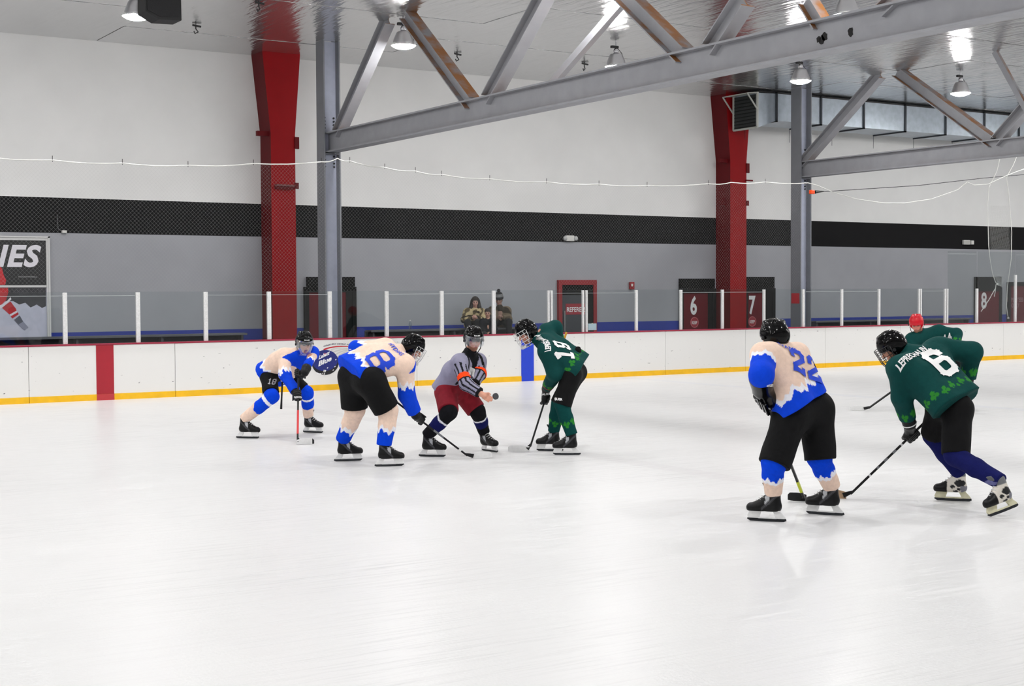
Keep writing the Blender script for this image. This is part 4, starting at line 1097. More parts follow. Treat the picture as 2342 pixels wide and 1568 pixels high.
def face_colors(P, c, r, f, u, skin, hair, beard=False, scale=1.0):
    q = (P-V3(c))/scale; x = q@r; y = q@f; z = q@u
    col = np.tile(np.array(lin(skin)), (len(P), 1)); near = (np.abs(x) < 0.11) & (np.abs(y) < 0.14) & (z > -0.14) & (z < 0.16)
    def put(m, c_): col[m & near] = lin(c_)
    put((y > 0.05) & (((np.abs(x)-0.031)/0.017)**2+((z-0.012)/0.009)**2 < 1), (60, 44, 40))
    put((y > 0.05) & (np.abs(np.abs(x)-0.031) < 0.022) & (np.abs(z-0.031) < 0.006), (74, 52, 40))
    put((y > 0.06) & (((x)/0.026)**2+((z+0.06)/0.009)**2 < 1), (168, 92, 86))
    put((y > 0.04) & (((np.abs(x)-0.045)/0.02)**2+((z+0.03)/0.018)**2 < 1), tuple(int(v*0.98) if i else min(255, v+8) for i, v in enumerate(skin)))
    if beard: put((z < -0.062+0.25*np.maximum(0, np.abs(x)-0.03)) & (y > 0.0) & ~((((x)/0.026)**2+((z+0.06)/0.009)**2 < 1)) & (np.abs(x) < 0.075), (146, 100, 78))
    put((z > 0.055) | ((y < 0.0) & (z > -0.04)), hair)
    return col

# --------------------------------------------------------------- prints that follow the cloth
def print_on(name, target, body2d, O, U, Vd, w, h, m, parent, off=0.010, far=0.35):
    p, faces = body2d; bm = bmesh.new(); U = nrm(U); Vd = nrm(Vd); N = nrm(np.cross(U, Vd))
    vs_ = [bm.verts.new((a*w, c*h, 0)) for a, c in p]
    for f in faces:
        try: bm.faces.new([vs_[i] for i in f])
        except ValueError: pass
    bmesh.ops.triangulate(bm, faces=bm.faces[:])
    for _ in range(4):
        long = [e for e in bm.edges if e.calc_length() > 0.024]
        if not long: break
        bmesh.ops.subdivide_edges(bm, edges=long, cuts=1); bmesh.ops.triangulate(bm, faces=bm.faces[:])
    bv = target if isinstance(target, BVHTree) else BVHTree.FromObject(target, bpy.context.evaluated_depsgraph_get())
    O = V3(O); n = Vector(N)
    for vt in bm.verts:
        q = O+U*vt.co.x+Vd*vt.co.y
        hit = bv.ray_cast(Vector(q+N*far), -n, far*1.6)
        if hit[0] is not None: vt.co = hit[0]+n*off
        else:
            nr = bv.find_nearest(Vector(q)); vt.co = nr[0]+n*off if nr[0] is not None else Vector(q)
    me = bpy.data.meshes.new(name); bm.to_mesh(me); bm.free(); me.materials.append(m)
    me.polygons.foreach_set('use_smooth', [True]*len(me.polygons))
    o = bpy.data.objects.new(name, me); COL.objects.link(o)
    if parent: o.parent = parent; o.matrix_parent_inverse = parent_inv(parent)
    return o
def bvh_of(v, q): return BVHTree.FromPolygons([Vector(p) for p in v], [tuple(int(i) for i in f) for f in q])
# block digits drawn as octagonal strokes in a unit box
DIG = {'8': [[(.2,.5),(0,.62),(0,.88),(.2,1),(.8,1),(1,.88),(1,.62),(.8,.5),(.2,.5),(0,.38),(0,.12),(.2,0),(.8,0),(1,.12),(1,.38),(.8,.5)]],
       '6': [[(1,.8),(1,.88),(.8,1),(.2,1),(0,.88),(0,.12),(.2,0),(.8,0),(1,.12),(1,.42),(.8,.55),(0,.55)]],
       '2': [[(0,.72),(0,.88),(.2,1),(.8,1),(1,.88),(1,.64),(0,.2),(0,0),(1,0),(1,.18)]],
       '1': [[(.15,.8),(.5,1),(.5,0)], [(.15,0),(.85,0)]], '4': [[(.75,0),(.75,1),(0,.35),(1,.35)]],
       '9': [[(0,.2),(0,.12),(.2,0),(.8,0),(1,.12),(1,.88),(.8,1),(.2,1),(0,.88),(0,.58),(.2,.45),(1,.45)]],
       '0': [[(0,.12),(.2,0),(.8,0),(1,.12),(1,.88),(.8,1),(.2,1),(0,.88),(0,.12)]]}
def block2d(s, t=0.24, gap=0.35, asp=0.62):
    P = []; F = []
    n = len(s); cw = 1.0/(n+gap*(n-1)*asp)
    for i, ch in enumerate(s):
        x0 = i*(1+gap*asp)*cw
        for pl in DIG[ch]:
            tx = t*0.5; ty = tx*asp*cw*0+t*0.5*0.62
            for a, b_ in zip(pl[:-1], pl[1:]):
                # inset so that strokes stay in the box
                def m_(p): return np.array([x0+cw*(tx+(1-2*tx)*p[0]), ty+(1-2*ty)*p[1]])
                A_, B_ = m_(a), m_(b_); d = B_-A_; 
                dx, dy = (d[0]/cw, d[1]/asp) ; l = math.hypot(dx, dy) or 1; nx, ny = -dy/l*tx*cw, dx/l*tx*asp
                ex, ey = dx/l*tx*cw*0.9, dy/l*tx*asp*0.9
                o = len(P)
                P += [(A_[0]-ex+nx, A_[1]-ey+ny), (A_[0]-ex-nx, A_[1]-ey-ny), (B_[0]+ex-nx, B_[1]+ey-ny), (B_[0]+ex+nx, B_[1]+ey+ny)]; F.append((o, o+1, o+2, o+3))
    return np.array(P), F

# --------------------------------------------------------------- sticks
def stick(label, top, heel, toe_dir, shaft_m, blade_m, grip_m=None, tip_m=None, group=None, bands=(), lie=0.0, blen=0.27):
    top = V3(top); heel = V3(heel); d = nrm(heel-top); L = np.linalg.norm(heel-top)
    root = thing('hockey_stick', label, 'hockey stick', tuple(heel), group)
    td = nrm(np.array([toe_dir[0], toe_dir[1], 0.0])); side = nrm(np.cross(d, td))
    e = heel-d*0.07+np.array((0, 0, 0.0))
    b = MB(); b.beam(top, e, 0.03, 0.022, tuple(td)); b.build('shaft', shaft_m, root, bevel=0.004)
    b = MB(); b.beam(top-d*0.01, top+d*0.16, 0.034, 0.026, tuple(td)); b.build('grip_tape', grip_m or STRAPK, root, bevel=0.006)
    for (t0, t1, m) in bands:
        b = MB(); b.beam(top+d*L*t0, top+d*L*t1, 0.0315, 0.0235, tuple(td)); b.build('band', m, root)
    # curved blade
    b = MB(); n = 10; hh = [0.062+0.018*math.sin(math.pi*min(1, i/(n-1)*0.9)) for i in range(n)]
    nrml = nrm(np.cross(td, (0, 0, 1)))
    for i in range(n):
        t = i/(n-1); c = heel+td*(blen*t-0.01)+nrml*(0.03*t*t)
        z0 = 0.004+0.008*max(0, t-0.7)/0.3; z1 = z0+hh[i]*(1 if t < 0.9 else 0.72)
        w = 0.007
        for z, s_ in ((z0, -1), (z0, 1), (z1, 1), (z1, -1)): b.v.append((c[0]+nrml[0]*w*s_, c[1]+nrml[1]*w*s_, z))
    for i in range(n-1):
        mi = 1 if (tip_m and i >= n-2) else 0
        for k in range(4): b.f.append((4*i+k, 4*i+(k+1) % 4, 4*i+4+(k+1) % 4, 4*i+4+k)); b.m.append(mi)
    b.f.append((0, 3, 2, 1)); b.m.append(0); b.f.append(tuple(4*(n-1)+k for k in range(4))); b.m.append(1 if tip_m else 0)
    b.build('blade', [blade_m, tip_m] if tip_m else blade_m, root, bevel=0.003)
    b = MB(); b.beam(e-d*0.03, heel+np.array((0, 0, 0.035))+td*0.02, 0.032, 0.024, tuple(td), w2=0.03, h2=0.05); b.build('hosel', shaft_m, root, bevel=0.005)
    return root
# ================================================================== PLAYERS AND REFEREE
def arm_params(P, B, F):
    """per vertex: distance to torso axis set, arm share and angle"""
    out = []
    for sh, el, wr in ((B.shR, B.elR, B.wrR), (B.shL, B.elL, B.wrL)):
        l1 = np.linalg.norm(el-sh); l2 = np.linalg.norm(wr-el); best = None
        for a, b, s0, s1 in ((sh, el, 0, l1/(l1+l2)), (el, wr, l1/(l1+l2), 1)):
            ab = b-a; t = np.clip((P-a)@ab/(ab@ab), 0, 1); w = P-a-t[:, None]*ab; d = np.sqrt((w*w).sum(1))
            ax = nrm(ab); e1 = nrm(np.cross(ax, np.cross(F, ax)+1e-6)); e2 = np.cross(ax, e1); ang = np.arctan2(w@e2, w@e1)
            s = s0+(s1-s0)*t
            if best is None: best = [d, s, ang]
            else:
                m = d < best[0]; best = [np.where(m, d, best[0]), np.where(m, s, best[1]), np.where(m, ang, best[2])]
        out.append(best)
    R, L = out; m = R[0] < L[0]
    return [np.where(m, R[i], L[i]) for i in range(3)]
def torso_coords(P, B):
    q = P-B.pel; v = q@B.HD; x = q@B.R; y = q@B.F; return v, x, y, np.arctan2(x, y)
def is_arm(P, B):
    d, s, a = arm_params(P, B, B.F)
    ab = B.neck-B.pel
    dt = 1e9*np.ones(len(P))
    for o in (-0.11, 0.11):
        a0 = B.pel+B.R*o-B.U*0.1; b0 = (B.shR if o > 0 else B.shL)*0.75+B.neck*0.25; e = b0-a0
        t = np.clip((P-a0)@e/(e@e), 0, 1); w = P-a0-t[:, None]*e; dt = np.minimum(dt, np.sqrt((w*w).sum(1))-0.15)
    return (d-0.09 < dt), s, a
def col_blue(P, B):
    v, x, y, ang = torso_coords(P, B); arm, s, aa = is_arm(P, B)
    c = np.tile(CREAM, (len(P), 1)); j = jag(ang, 8, 0.2); hb = B.hem+0.115+0.05*j
    t = ~arm
    c[t & (v < hb+0.05+0.02*jag(ang, 13, 0.5))] = WHT; c[t & (v < hb)] = BLUE
    yk = (P-B.neck)@nrm(B.U*0.5+B.F*0.85) > B.yoke; c[yk & (v > 0.25) & (~arm | (s < 0.12))] = BLUE
    ja = B.sleeve_from+0.07*jag(aa, 5, 0.1); c[arm & (s > ja-0.1-0.03*jag(aa, 9, 0.7))] = WHT; c[arm & (s > ja)] = BLUE
    return c
def clover(a, b, cell=0.095):
    k = np.floor(a/cell); la = a-(k+0.5)*cell; lb = b-0.012*np.sin(k*2.4)
    m = np.zeros(len(a), bool)
    for t in (90, 210, 330):
        ca, sa = math.cos(math.radians(t)), math.sin(math.radians(t))
        m |= ((la-0.022*ca)/0.019)**2+((lb-0.022*sa)/0.019)**2 < 1
    m |= (np.abs(la-0.008) < 0.006) & (lb < 0) & (lb > -0.045)
    return m
def col_green(P, B):
    v, x, y, ang = torso_coords(P, B); arm, s, aa = is_arm(P, B)
    c = np.tile(GREEN, (len(P), 1)); rad = 0.22
    m = ~arm & clover(ang*rad, v-(B.hem+0.115))
    m2 = arm & clover(aa*0.085, (s-0.84)*0.55, 0.1)
    c[m | m2] = LEAF; return c
GREYR = np.array(lin((146, 144, 166))); BLKC = np.array(lin((22, 22, 26))); ORG = np.array(lin((250, 74, 22)))
def col_ref(P, B):
    v, x, y, ang = torso_coords(P, B); arm, s, aa = is_arm(P, B); c = np.tile(GREYR, (len(P), 1))
    top = (P-B.neck)@B.U
    c[~arm & (y > 0.02) & (np.abs(x) < 0.02+0.28*np.maximum(0, top+0.13)) & (top > -0.13)] = BLKC
    c[~arm & (np.sqrt(((P-B.neck)**2).sum(1)) < 0.125)] = BLKC
    c[~arm & (y > 0) & (np.abs(np.abs(x)-0.13) < 0.022) & (v > 0.1)] = BLKC
    st = np.abs(tri(aa/(2*math.pi)*4+0.15)) < 0.38
    c[arm & st & (s > 0.1)] = BLKC
    c[arm & (s > 0.37) & (s < 0.50)] = ORG; c[arm & (np.abs(s-0.515) < 0.018)] = BLKC
    c[arm & (s > 0.93)] = BLKC; return c
def bands_sock(specs):
    def f(P, kn, an, B):
        ab = an-kn; t = (P-kn)@ab/(ab@ab); w = P-kn-t[:, None]*ab; e1 = nrm(np.cross(ab, np.cross(B.F, ab)+1e-6)); e2 = np.cross(nrm(ab), e1); a = np.arctan2(w@e2, w@e1)
        c = np.zeros((len(P), 3)); c[:] = specs[0][1]
        for t0, cc, amp, n, wamp in specs[1:]:
            c[t > t0+amp*jag(a, n, 0.1)+wamp*np.cos(a)] = cc
        return c
    return f
def sock_leaf(P, kn, an, B):
    ab = an-kn; t = (P-kn)@ab/(ab@ab); w = P-kn-t[:, None]*ab; e1 = nrm(np.cross(ab, np.cross(B.F, ab)+1e-6)); e2 = np.cross(nrm(ab), e1); a = np.arctan2(w@e2, w@e1)
    c = np.tile(GREEN, (len(P), 1)); L = np.linalg.norm(ab); c[clover(a*0.07, (t-0.70)*L, 0.085)] = LEAF; return c
def sock_scuffed(P, kn, an, B):
    c = np.tile(NAVY, (len(P), 1)); n = folds(1.0, 9, 5.0)(P)+folds(0.6, 30, 8)(P); c[n > 0.72] = lin((110, 112, 160)); return c

REPORT = []
def build_person(label, zc, J, feet, style, group=None):
    """J: joint -> (px, py, dz); depth zc is the distance of the skates on the ice"""
    B = Pose(); root = None
    for k, (px, py, dz) in J.items():
        if k not in ('fwd', 'hup'): setattr(B, k, depth_pt(px, py, zc+dz))
    ft = {}
    cen = np.zeros(3)
    for sd in 'RL':
        px, py, hd, apx, apy, lift, pitch = feet[sd]
        c = V3(at_z(px, py, lift)); up = depth_pt(apx, apy, np.dot(c-CAM, _f))-c
        fw, up = foot_axes(hd, up); fw = nrm(fw*math.cos(math.radians(pitch))+np.array((0, 0, 1))*math.sin(math.radians(pitch)))
        ft[sd] = (c, fw, up); cen += c/2
    root = thing('person', label, 'person', (cen[0], cen[1], 0), group)
    B.U = nrm(B.neck-B.pel); s = B.shR-B.shL; B.R = nrm(s-B.U*(s@B.U)); B.F = np.cross(B.U, B.R)
    B.HD = style.get('hemdir', B.U); B.hem = style.get('hem', -0.16); B.yoke = style.get('yoke', 0.03); B.sleeve_from = style.get('sleeve_from', 0.45); bk = style.get('bulk', 1.0)
    # skates
    an = {}; inner = {}
    for sd in 'RL':
        sk_root = bpy.data.objects.new('skate', None); COL.objects.link(sk_root); sk_root.parent = root; sk_root.matrix_parent_inverse = parent_inv(root)
        an[sd], in1, in2 = skate(sk_root, ft[sd][0], ft[sd][1], ft[sd][2], style.get('skate', 'black')); inner[sd] = (in1, in2)
    B.anR, B.anL = an['R'], an['L']
    # body: one continuous surface
    fl = Field(0.03)
    fl.rc(B.pel+B.R*0.07, B.shR*0.8+B.neck*0.2, 0.10, 0.085, 0.05); fl.rc(B.pel-B.R*0.07, B.shL*0.8+B.neck*0.2, 0.10, 0.085, 0.05); fl.rc(B.shL, B.shR, 0.065, 0.065, 0.05); fl.rc(B.pel, B.neck, 0.1, 0.07, 0.05)
    for sd in 'RL':
        sh, el, wr, ha, hip, kn = [getattr(B, n+sd) for n in ('sh', 'el', 'wr', 'ha', 'hip', 'kn')]
        fl.chain([sh, el, wr], [0.058, 0.044, 0.030], 0.03); hk_ = 0.55 if style.get('bare') == sd else 0.25; fl.rc(wr, wr*(1-hk_)+ha*hk_, 0.03, 0.034 if hk_ > 0.5 else 0.028, 0.02)
        fl.rc(B.pel*0.5+hip*0.5, hip, 0.1, 0.085, 0.05); fl.chain([hip, kn, an[sd]], [0.088, 0.06, 0.04], 0.03)
        fl.rc(an[sd], inner[sd][0], 0.036, 0.034, 0.02); fl.rc(inner[sd][0], inner[sd][1], 0.034, 0.024, 0.02)
        if style.get('bare') == sd:
            D = nrm(ha-wr); N = nrm(np.cross(D, (0, 0, 1))); Wd = np.cross(N, D)
            for i in range(4):
                o = Wd*(1.5-i)*0.021; l = (0.075, 0.085, 0.08, 0.062)[i]; b0 = wr+D*0.075+o
                fl.rc(b0-D*0.03, b0+D*l*0.5, 0.0115, 0.0105, 0.006); fl.rc(b0+D*l*0.5, b0+D*l*0.9+N*0.02, 0.0105, 0.009, 0.004)
            fl.rc(wr+D*0.03+Wd*0.02, wr+D*0.07+Wd*0.055+N*0.01, 0.013, 0.011, 0.006); fl.rc(wr+D*0.07+Wd*0.055+N*0.01, wr+D*0.1+Wd*0.055+N*0.02, 0.011, 0.009, 0.004)
    fdir = cam_dir(*J['fwd']); hup = cam_dir(*J['hup']) if 'hup' in J else B.U*0.5+np.array((0, 0, 0.5))
    hs = style.get('head', 1.0)
    Lh, hr, hf, hu = head_prims(fl, B.head, fdir, hup, B.neck, hs)
    v, q = grow(fl, 0.0085)
    body = mesh_obj('body', v, q, SKIN, root, face_colors(v, B.head, hr, hf, hu, style.get('skin', (206, 150, 124)), style.get('hair', (60, 42, 32)), style.get('beard', False), hs))
    # pants
    pf = Field(style.get('pantk', 0.05)); pf.wob = folds(0.006, 9, style.get('seed', 1))
    pw = style.get('pant', 1.0)
    pf.rc(B.hipL, B.hipR, 0.135*pw, 0.135*pw, 0.06); pf.rc(B.pel+B.U*0.10-B.R*0.06, B.pel+B.U*0.10+B.R*0.06, 0.128, 0.128, 0.06)
    for sd in 'RL':
        hip, kn = getattr(B, 'hip'+sd), getattr(B, 'kn'+sd); d = nrm(kn-hip); e = kn+d*style.get('pantlen', 0.0)
        pf.flat(hip, e, 0.135*pw, 0.128*pw, style.get('pantk', 0.05))
    v, q = grow(pf, 0.0105); pants = mesh_obj('pants', v, q, style.get('pants', PANTB), root); pb = bvh_of(v, q)
    # socks
    for sd in 'RL':
        kn, a = getattr(B, 'kn'+sd), an[sd]; sf = Field(0.04); sf.wob = folds(0.004, 16, 2.0+ord(sd) % 3)
        hip = getattr(B, 'hip'+sd); dk = nrm(kn-hip)
        m = kn*0.5+a*0.5; ff = nrm(ft[sd][1])
        sk_ = style.get('sockw', 1.08); sf.rc(kn-dk*0.1, kn, 0.085*sk_, 0.088*sk_, 0.03); sf.rc(kn+ff*0.012, m+ff*0.012, 0.088*sk_, 0.076*sk_, 0.03); sf.flat(m+ff*0.01, a+nrm(a-kn)*0.03, 0.076*sk_, 0.066*sk_, 0.03)
        v, q = grow(sf, 0.0085); mesh_obj('sock', v, q, SOCKM, root, style['sock'](v, kn, a, B))
    # jersey
    jf = Field(0.06); jf.wob = folds(0.013, 9, style.get('seed', 1)+3)
    fr_ = style.get('flare', 1.05); he = -B.hem+0.02+(0.12 if 'hemdir' in style else 0)
    for o, sh in ((0.10, B.shR), (-0.10, B.shL)):
        jf.rc(B.pel+B.R*o*fr_-B.U*he, B.pel+B.R*o*1.1+B.U*0.2, 0.155*bk*fr_, 0.145*bk, 0.06); jf.rc(B.pel+B.R*o*1.1+B.U*0.2, sh*0.78+B.neck*0.22-B.U*0.03, 0.145*bk, 0.118*bk, 0.06)
    jf.rc(B.pel-B.U*he, B.neck-B.U*0.1, 0.15*bk, 0.12*bk, 0.05); jf.rc(B.shL, B.shR, 0.098*bk, 0.098*bk, 0.06); jf.rc(B.neck-B.U*0.06, B.neck*0.78+B.head*0.22, 0.09, 0.078, 0.04)
    jf.cut_at = len(jf.p); jf.half(B.pel+B.HD*B.hem, -B.HD)
    ss = style.get('sleeve', 1.0)
    for sd in 'RL':
        sh, el, wr = [getattr(B, n+sd) for n in ('sh', 'el', 'wr')]; k = style.get('sleeve_'+sd, 1.0)*ss
        jf.rc(sh, el, 0.098*k, 0.092*k, 0.05); jf.flat(el, wr-nrm(wr-el)*0.015, 0.09*k, 0.076*k, 0.04)
    v, q = grow(jf, 0.0095); jersey = mesh_obj('jersey', v, q, CLOTH, root, style['jersey'](v, B)); jb = bvh_of(v, q)
    # helmet
    he_, Lh2, hv = helmet(root, B.head, fdir, hup, style.get('helmet', HELB))
    g = style.get('face')
    if g == 'visor': visor(he_, Lh2)
    elif g == 'full': visor(he_, Lh2, True)
    elif g == 'cage': cage(he_, Lh2, style.get('wire', WIRE))
    if style.get('helmet_text'):
        p = text2d(style['helmet_text'], 0.03); w = 0.075
        print_on('helmet_lettering', bvh_of(*hv), p[:2], Lh2(0.037, 0.13, 0.082), -hr, hu, w, 0.014, PRW_, he_, 0.003, 0.12)
    B.body, B.jersey, B.jb, B.pants, B.pb, B.root, B.helmet = body, jersey, jb, pants, pb, root, he_; B.hr, B.hf, B.hu, B.Lh = hr, hf, hu, Lh2
    for a, b_ in (('hipR', 'knR'), ('knR', 'anR'), ('hipL', 'knL'), ('knL', 'anL'), ('shR', 'elR'), ('elR', 'wrR'), ('shL', 'elL'), ('elL', 'wrL'), ('pel', 'neck'), ('shR', 'shL'), ('neck', 'head')):
        REPORT.append((label[:24], a, b_, round(float(np.linalg.norm(getattr(B, a)-getattr(B, b_))), 2)))
    REPORT.append((label[:24], 'feetzc', [round(float(np.dot(ft[s_][0]-CAM, _f)), 2) for s_ in 'RL'], zc))
    return B
def back_print(B, text2, px, py, zc, upx, upy, w, h, m, name='number', target=None, flip=False):
    """lettering centred on a pixel of the cloth; (upx, upy) is the direction of its top in the picture plane"""
    O = depth_pt(px, py, zc); Vd = nrm(upx*_r-upy*_u*-1.0) if False else nrm(upx*_r+upy*_u)
    return O, Vd
def cloth_print(B, name, t2, px, py, w, h, U, Vd, m, target='jb', parent=None):
    """U, Vd: reading direction and up, in world space; hit point found along the view ray"""
    bv = getattr(B, target) if isinstance(target, str) else target
    d = ray(px, py); hit = bv.ray_cast(Vector(CAM), Vector(nrm(d)), 60)
    if hit[0] is None: 
        print('no cloth at', px, py); return None
    U = nrm(U); Vd = nrm(np.asarray(Vd)-U*np.dot(U, Vd)); O = V3(hit[0])-U*w/2-Vd*h/2
    return print_on(name, bv, t2, O, U, Vd, w, h, m, parent or B.jersey)
# ---- the blue and cream player with number 18 on the pants
WHITE_TAPE = mat('tape_white', (222, 222, 222), 0.7, var=0.06, vscale=30); BLACK_TAPE = mat('tape_black', (22, 22, 24), 0.8); SHAFTK = mat('stick_black', (10, 10, 12), 0.35, spec=0.3)
RED_BAND = mat('stick_red', (210, 36, 44), 0.4); YEL_BAND = mat('stick_yellow', (206, 150, 30), 0.45, var=0.1, vscale=30); LIME = mat('stick_lime', (190, 200, 30), 0.4)
TAN_TAPE = mat('tape_tan', (170, 140, 110), 0.8, var=0.3, vscale=40); GREYB = mat('stick_grey', (110, 112, 116), 0.4); RLIN = mat('lining_red', (150, 28, 40), 0.8)
P18 = build_person('crouching hockey player in blue and cream with 18 on his black pants', 19.4,
    dict(pel=(628, 850, 0.12), neck=(690, 806, -0.12), shR=(650, 815, -0.15), shL=(716, 808, -0.10), elR=(652, 856, -0.34), elL=(705, 832, -0.38), wrR=(676, 896, -0.50), wrL=(698, 848, -0.48),
         haR=(679, 918, -0.55), haL=(684, 857, -0.50), hipR=(615, 860, 0.02), hipL=(648, 852, 0.22), knR=(621, 906, -0.25), knL=(700, 898, 0.20), head=(696, 786, -0.17),
         fwd=(0.42, -0.34, -0.84), hup=(0.08, 1, -0.25)),
    dict(R=(566, 1002, -12, 578, 968, 0, 0), L=(716, 989, -25, 701, 958, 0, 0)),
    dict(jersey=col_blue, sock=bands_sock([(0, BLUE), (0.12, WHT, 0, 1, 0), (0.22, BLUE, 0, 1, 0), (0.52, CREAM, 0.04, 3, 0.1)]), face='full', helmet_text='BAUER', seed=1, yoke=0.015, sleeve=0.9, sleeve_L=0.62, sleeve_from=0.5, skin=(214, 150, 122), pantlen=-0.06, pant=0.86, bulk=0.93, hem=-0.1))
top = depth_pt(682.5, 846, 19.4-0.5); hl = V3(at_z(680.5, 1017, 0))
stick('black hockey stick with red stripe and white taped blade, held by the crouching visored player', top, hl, cam_dir(1, 0, 0.35), SHAFTK, WHITE_TAPE, tip_m=BLACK_TAPE, bands=((0.55, 0.86, RED_BAND),), blen=0.22)
ax = nrm(hl-top)
g1, gv, gq = glove(P18.root, P18.wrR, top+ax*np.dot(P18.haR-top, ax), ax, P18.elR)
g2, _, _ = glove(P18.root, P18.wrL, top+ax*0.05, ax, P18.elL)
t = text2d('WARRIOR', 0.04); gb = bvh_of(gv, gq)
cloth_print(P18, 'glove_lettering', t[:2], 679.5, 908, 0.14, 0.028, _r, _u, PRW_, gb, g1)
cloth_print(P18, 'pants_number', block2d('18', 0.3), 622, 872, 0.1, 0.075, _r*1.0-_u*0.12, _u, mat('print_grey', (150, 150, 156), 0.7), 'pb', P18.pants)
b = MB(); pts = [depth_pt(x, y, 19.5) for x, y in ((646, 868), (645, 890), (644, 912), (643, 935))]; b.tube(pts, [0.012, 0.012, 0.012, 0.016], 6); b.build('dangling_strap', STRAPK, P18.root)

# ---- number 8, bent over the face-off spot
P8 = build_person('hockey player number 8 in blue and cream, bent over with his back towards us', 16.0,
    dict(pel=(822, 842, 0.02), neck=(908, 803, 0.24), shR=(927, 834, 0.02), shL=(882, 796, 0.42), elR=(930, 902, 0.12), elL=(815, 796, 0.34), wrR=(949, 944, 0.25), wrL=(850, 868, 0.28),
         haR=(960, 964, 0.30), haL=(866, 889, 0.22), hipR=(848, 872, -0.12), hipL=(808, 862, 0.14), knR=(886, 938, -0.02), knL=(811, 936, 0.24), head=(943, 797, 0.30),
         fwd=(0.80, -0.50, 0.22), hup=(0.45, 0.85, 0)),
    dict(R=(890, 1066, 12, 880, 1020, 0, 0), L=(796, 1054, 15, 797, 1012, 0, 0)),
    dict(jersey=col_blue, sock=bands_sock([(0, CREAM), (0.52, WHT, 0.12, 4, 0), (0.66, BLUE, 0.12, 4, 0.02)]), face='cage', wire=WIRE, seed=4, yoke=0.03, pantlen=-0.02, pant=1.18, pantk=0.09, sockw=1.28, sleeve_from=0.42, bulk=1.02, hem=-0.13, head=1.0))
hl = V3(at_z(1079, 1049, 0)); top = depth_pt(857, 881.5, 16.24)
stick('black hockey stick with grey and white bands and white taped blade, held by number 8', top, hl, cam_dir(1, 0, 0.3), SHAFTK, WHITE_TAPE, bands=((0.60, 0.70, GREYB), (0.86, 0.885, WHITE_TAPE)), blen=0.25)
ax = nrm(hl-top)
glove(P8.root, P8.wrR, top+ax*np.dot(P8.haR-top, ax), ax, P8.elR, RLIN); glove(P8.root, P8.wrL, top+ax*0.06, ax, P8.elL)
upb = nrm(P8.U); rt = nrm(P8.R)
U8 = cam_dir(.55, -.6, -.5); V8 = cam_dir(.85, .42, .3)
cloth_print(P8, 'jersey_number', block2d('8', 0.24), 869, 819, 0.25, 0.30, U8, V8, PRB_)
cloth_print(P8, 'jersey_name', text2d('HYDRAS', 0.02)[:2], 907, 802, 0.28, 0.055, U8, V8, PRB_)

# ---- referee
REF = build_person('referee in a grey and black striped shirt, orange armbands and dark red pants', 17.1,
    dict(pel=(1030, 880, 0.1), neck=(1073, 814, -0.02), shR=(1050, 829, -0.17), shL=(1094, 825, 0.16), elR=(1066, 877, -0.38), elL=(1097, 855, 0.02), wrR=(1100, 900, -0.46), wrL=(1084, 880, -0.2),
         haR=(1113, 908, -0.46), haL=(1076, 886, -0.28), hipR=(1020, 896, -0.02), hipL=(1056, 893, 0.22), knR=(1026, 942, -0.26), knL=(1091, 940, 0.16), head=(1083, 778, -0.08),
         fwd=(0.36, -0.30, -0.86), hup=(0.06, 1, -0.2)),
    dict(R=(988, 1044, -12, 992, 1004, 0, 0), L=(1121, 1032, -52, 1108, 995, 0, 0)),
    dict(jersey=col_ref, sock=bands_sock([(0, BLKC), (0.28, WHT, 0.02, 2, 0.03), (0.34, NAVY, 0.03, 2, 0.03), (0.72, BLKC, 0.02, 3, 0)]), face='visor', helmet_text='BAUER', seed=7, pants=PANTR, pantlen=-0.02, pant=0.96, bulk=0.9, sleeve=0.82, hem=-0.1, bare='R', beard=True, skin=(216, 156, 132)))
cloth_print(REF, 'shirt_crest', (np.array([(0.5, 1), (1, 0.65), (0.5, 0), (0, 0.5)]), [(0, 1, 2, 3)]), 1080, 850, 0.09, 0.13, _r+0.3*_u, _u, PRW_)
pk = depth_pt(1133.5, 906, 17.1-0.46); 
puck = MB(); rr, ff, uu = _r, _f, _u
n = 24; e1 = nrm(_r*0.6+_f*0.5+_u*0.2); e2 = nrm(np.cross(np.cross(e1, _u+0.2*_f), e1)); e3 = np.cross(e1, e2)
ring = [pk+(e1*math.cos(2*math.pi*k/n)+e2*math.sin(2*math.pi*k/n))*0.038 for k in range(n)]
puck.prism([Vector(p-e3*0.0127) for p in ring], tuple(e3*0.0254)); po = puck.build('hockey_puck', mat('puck_rubber', (60, 60, 64), 0.6), None, bevel=0.003)
tag(po, 'small dark rubber puck leaving the referee\'s hand', 'puck')

# ---- green player facing the referee
PG = build_person('hockey player in a green shamrock jersey leaning on his stick beside the blue line mark', 17.2,
    dict(pel=(1308, 826, 0.0), neck=(1232, 775, 0.02), shR=(1248, 760, 0.24), shL=(1249, 803, -0.18), elR=(1270, 751, 0.32), elL=(1270, 854, -0.14), wrR=(1278, 782, 0.40), wrL=(1251, 886, 0.18),
         haR=(1288, 786, 0.5), haL=(1248, 910, 0.28), hipR=(1318, 850, 0.14), hipL=(1306, 856, -0.10), knR=(1281, 920, 0.14), knL=(1287, 922, -0.14), head=(1205, 762, -0.02),
         fwd=(-0.78, -0.48, -0.24), hup=(-0.42, 0.9, -0.05)),
    dict(R=(1258, 1031, 172, 1273, 1000, 0, 0), L=(1297, 1040, 176, 1299, 1002, 0, 0)),
    dict(jersey=col_green, sock=sock_leaf, face='cage', wire=WIRE, seed=2, pantlen=0.03, pant=0.9, bulk=0.9, sleeve=0.98, hem=-0.13, skin=(200, 140, 118), hair=(120, 80, 50), beard=True))
hl = V3(at_z(1209, 1033, 0)); top = depth_pt(1295, 761, 17.76)
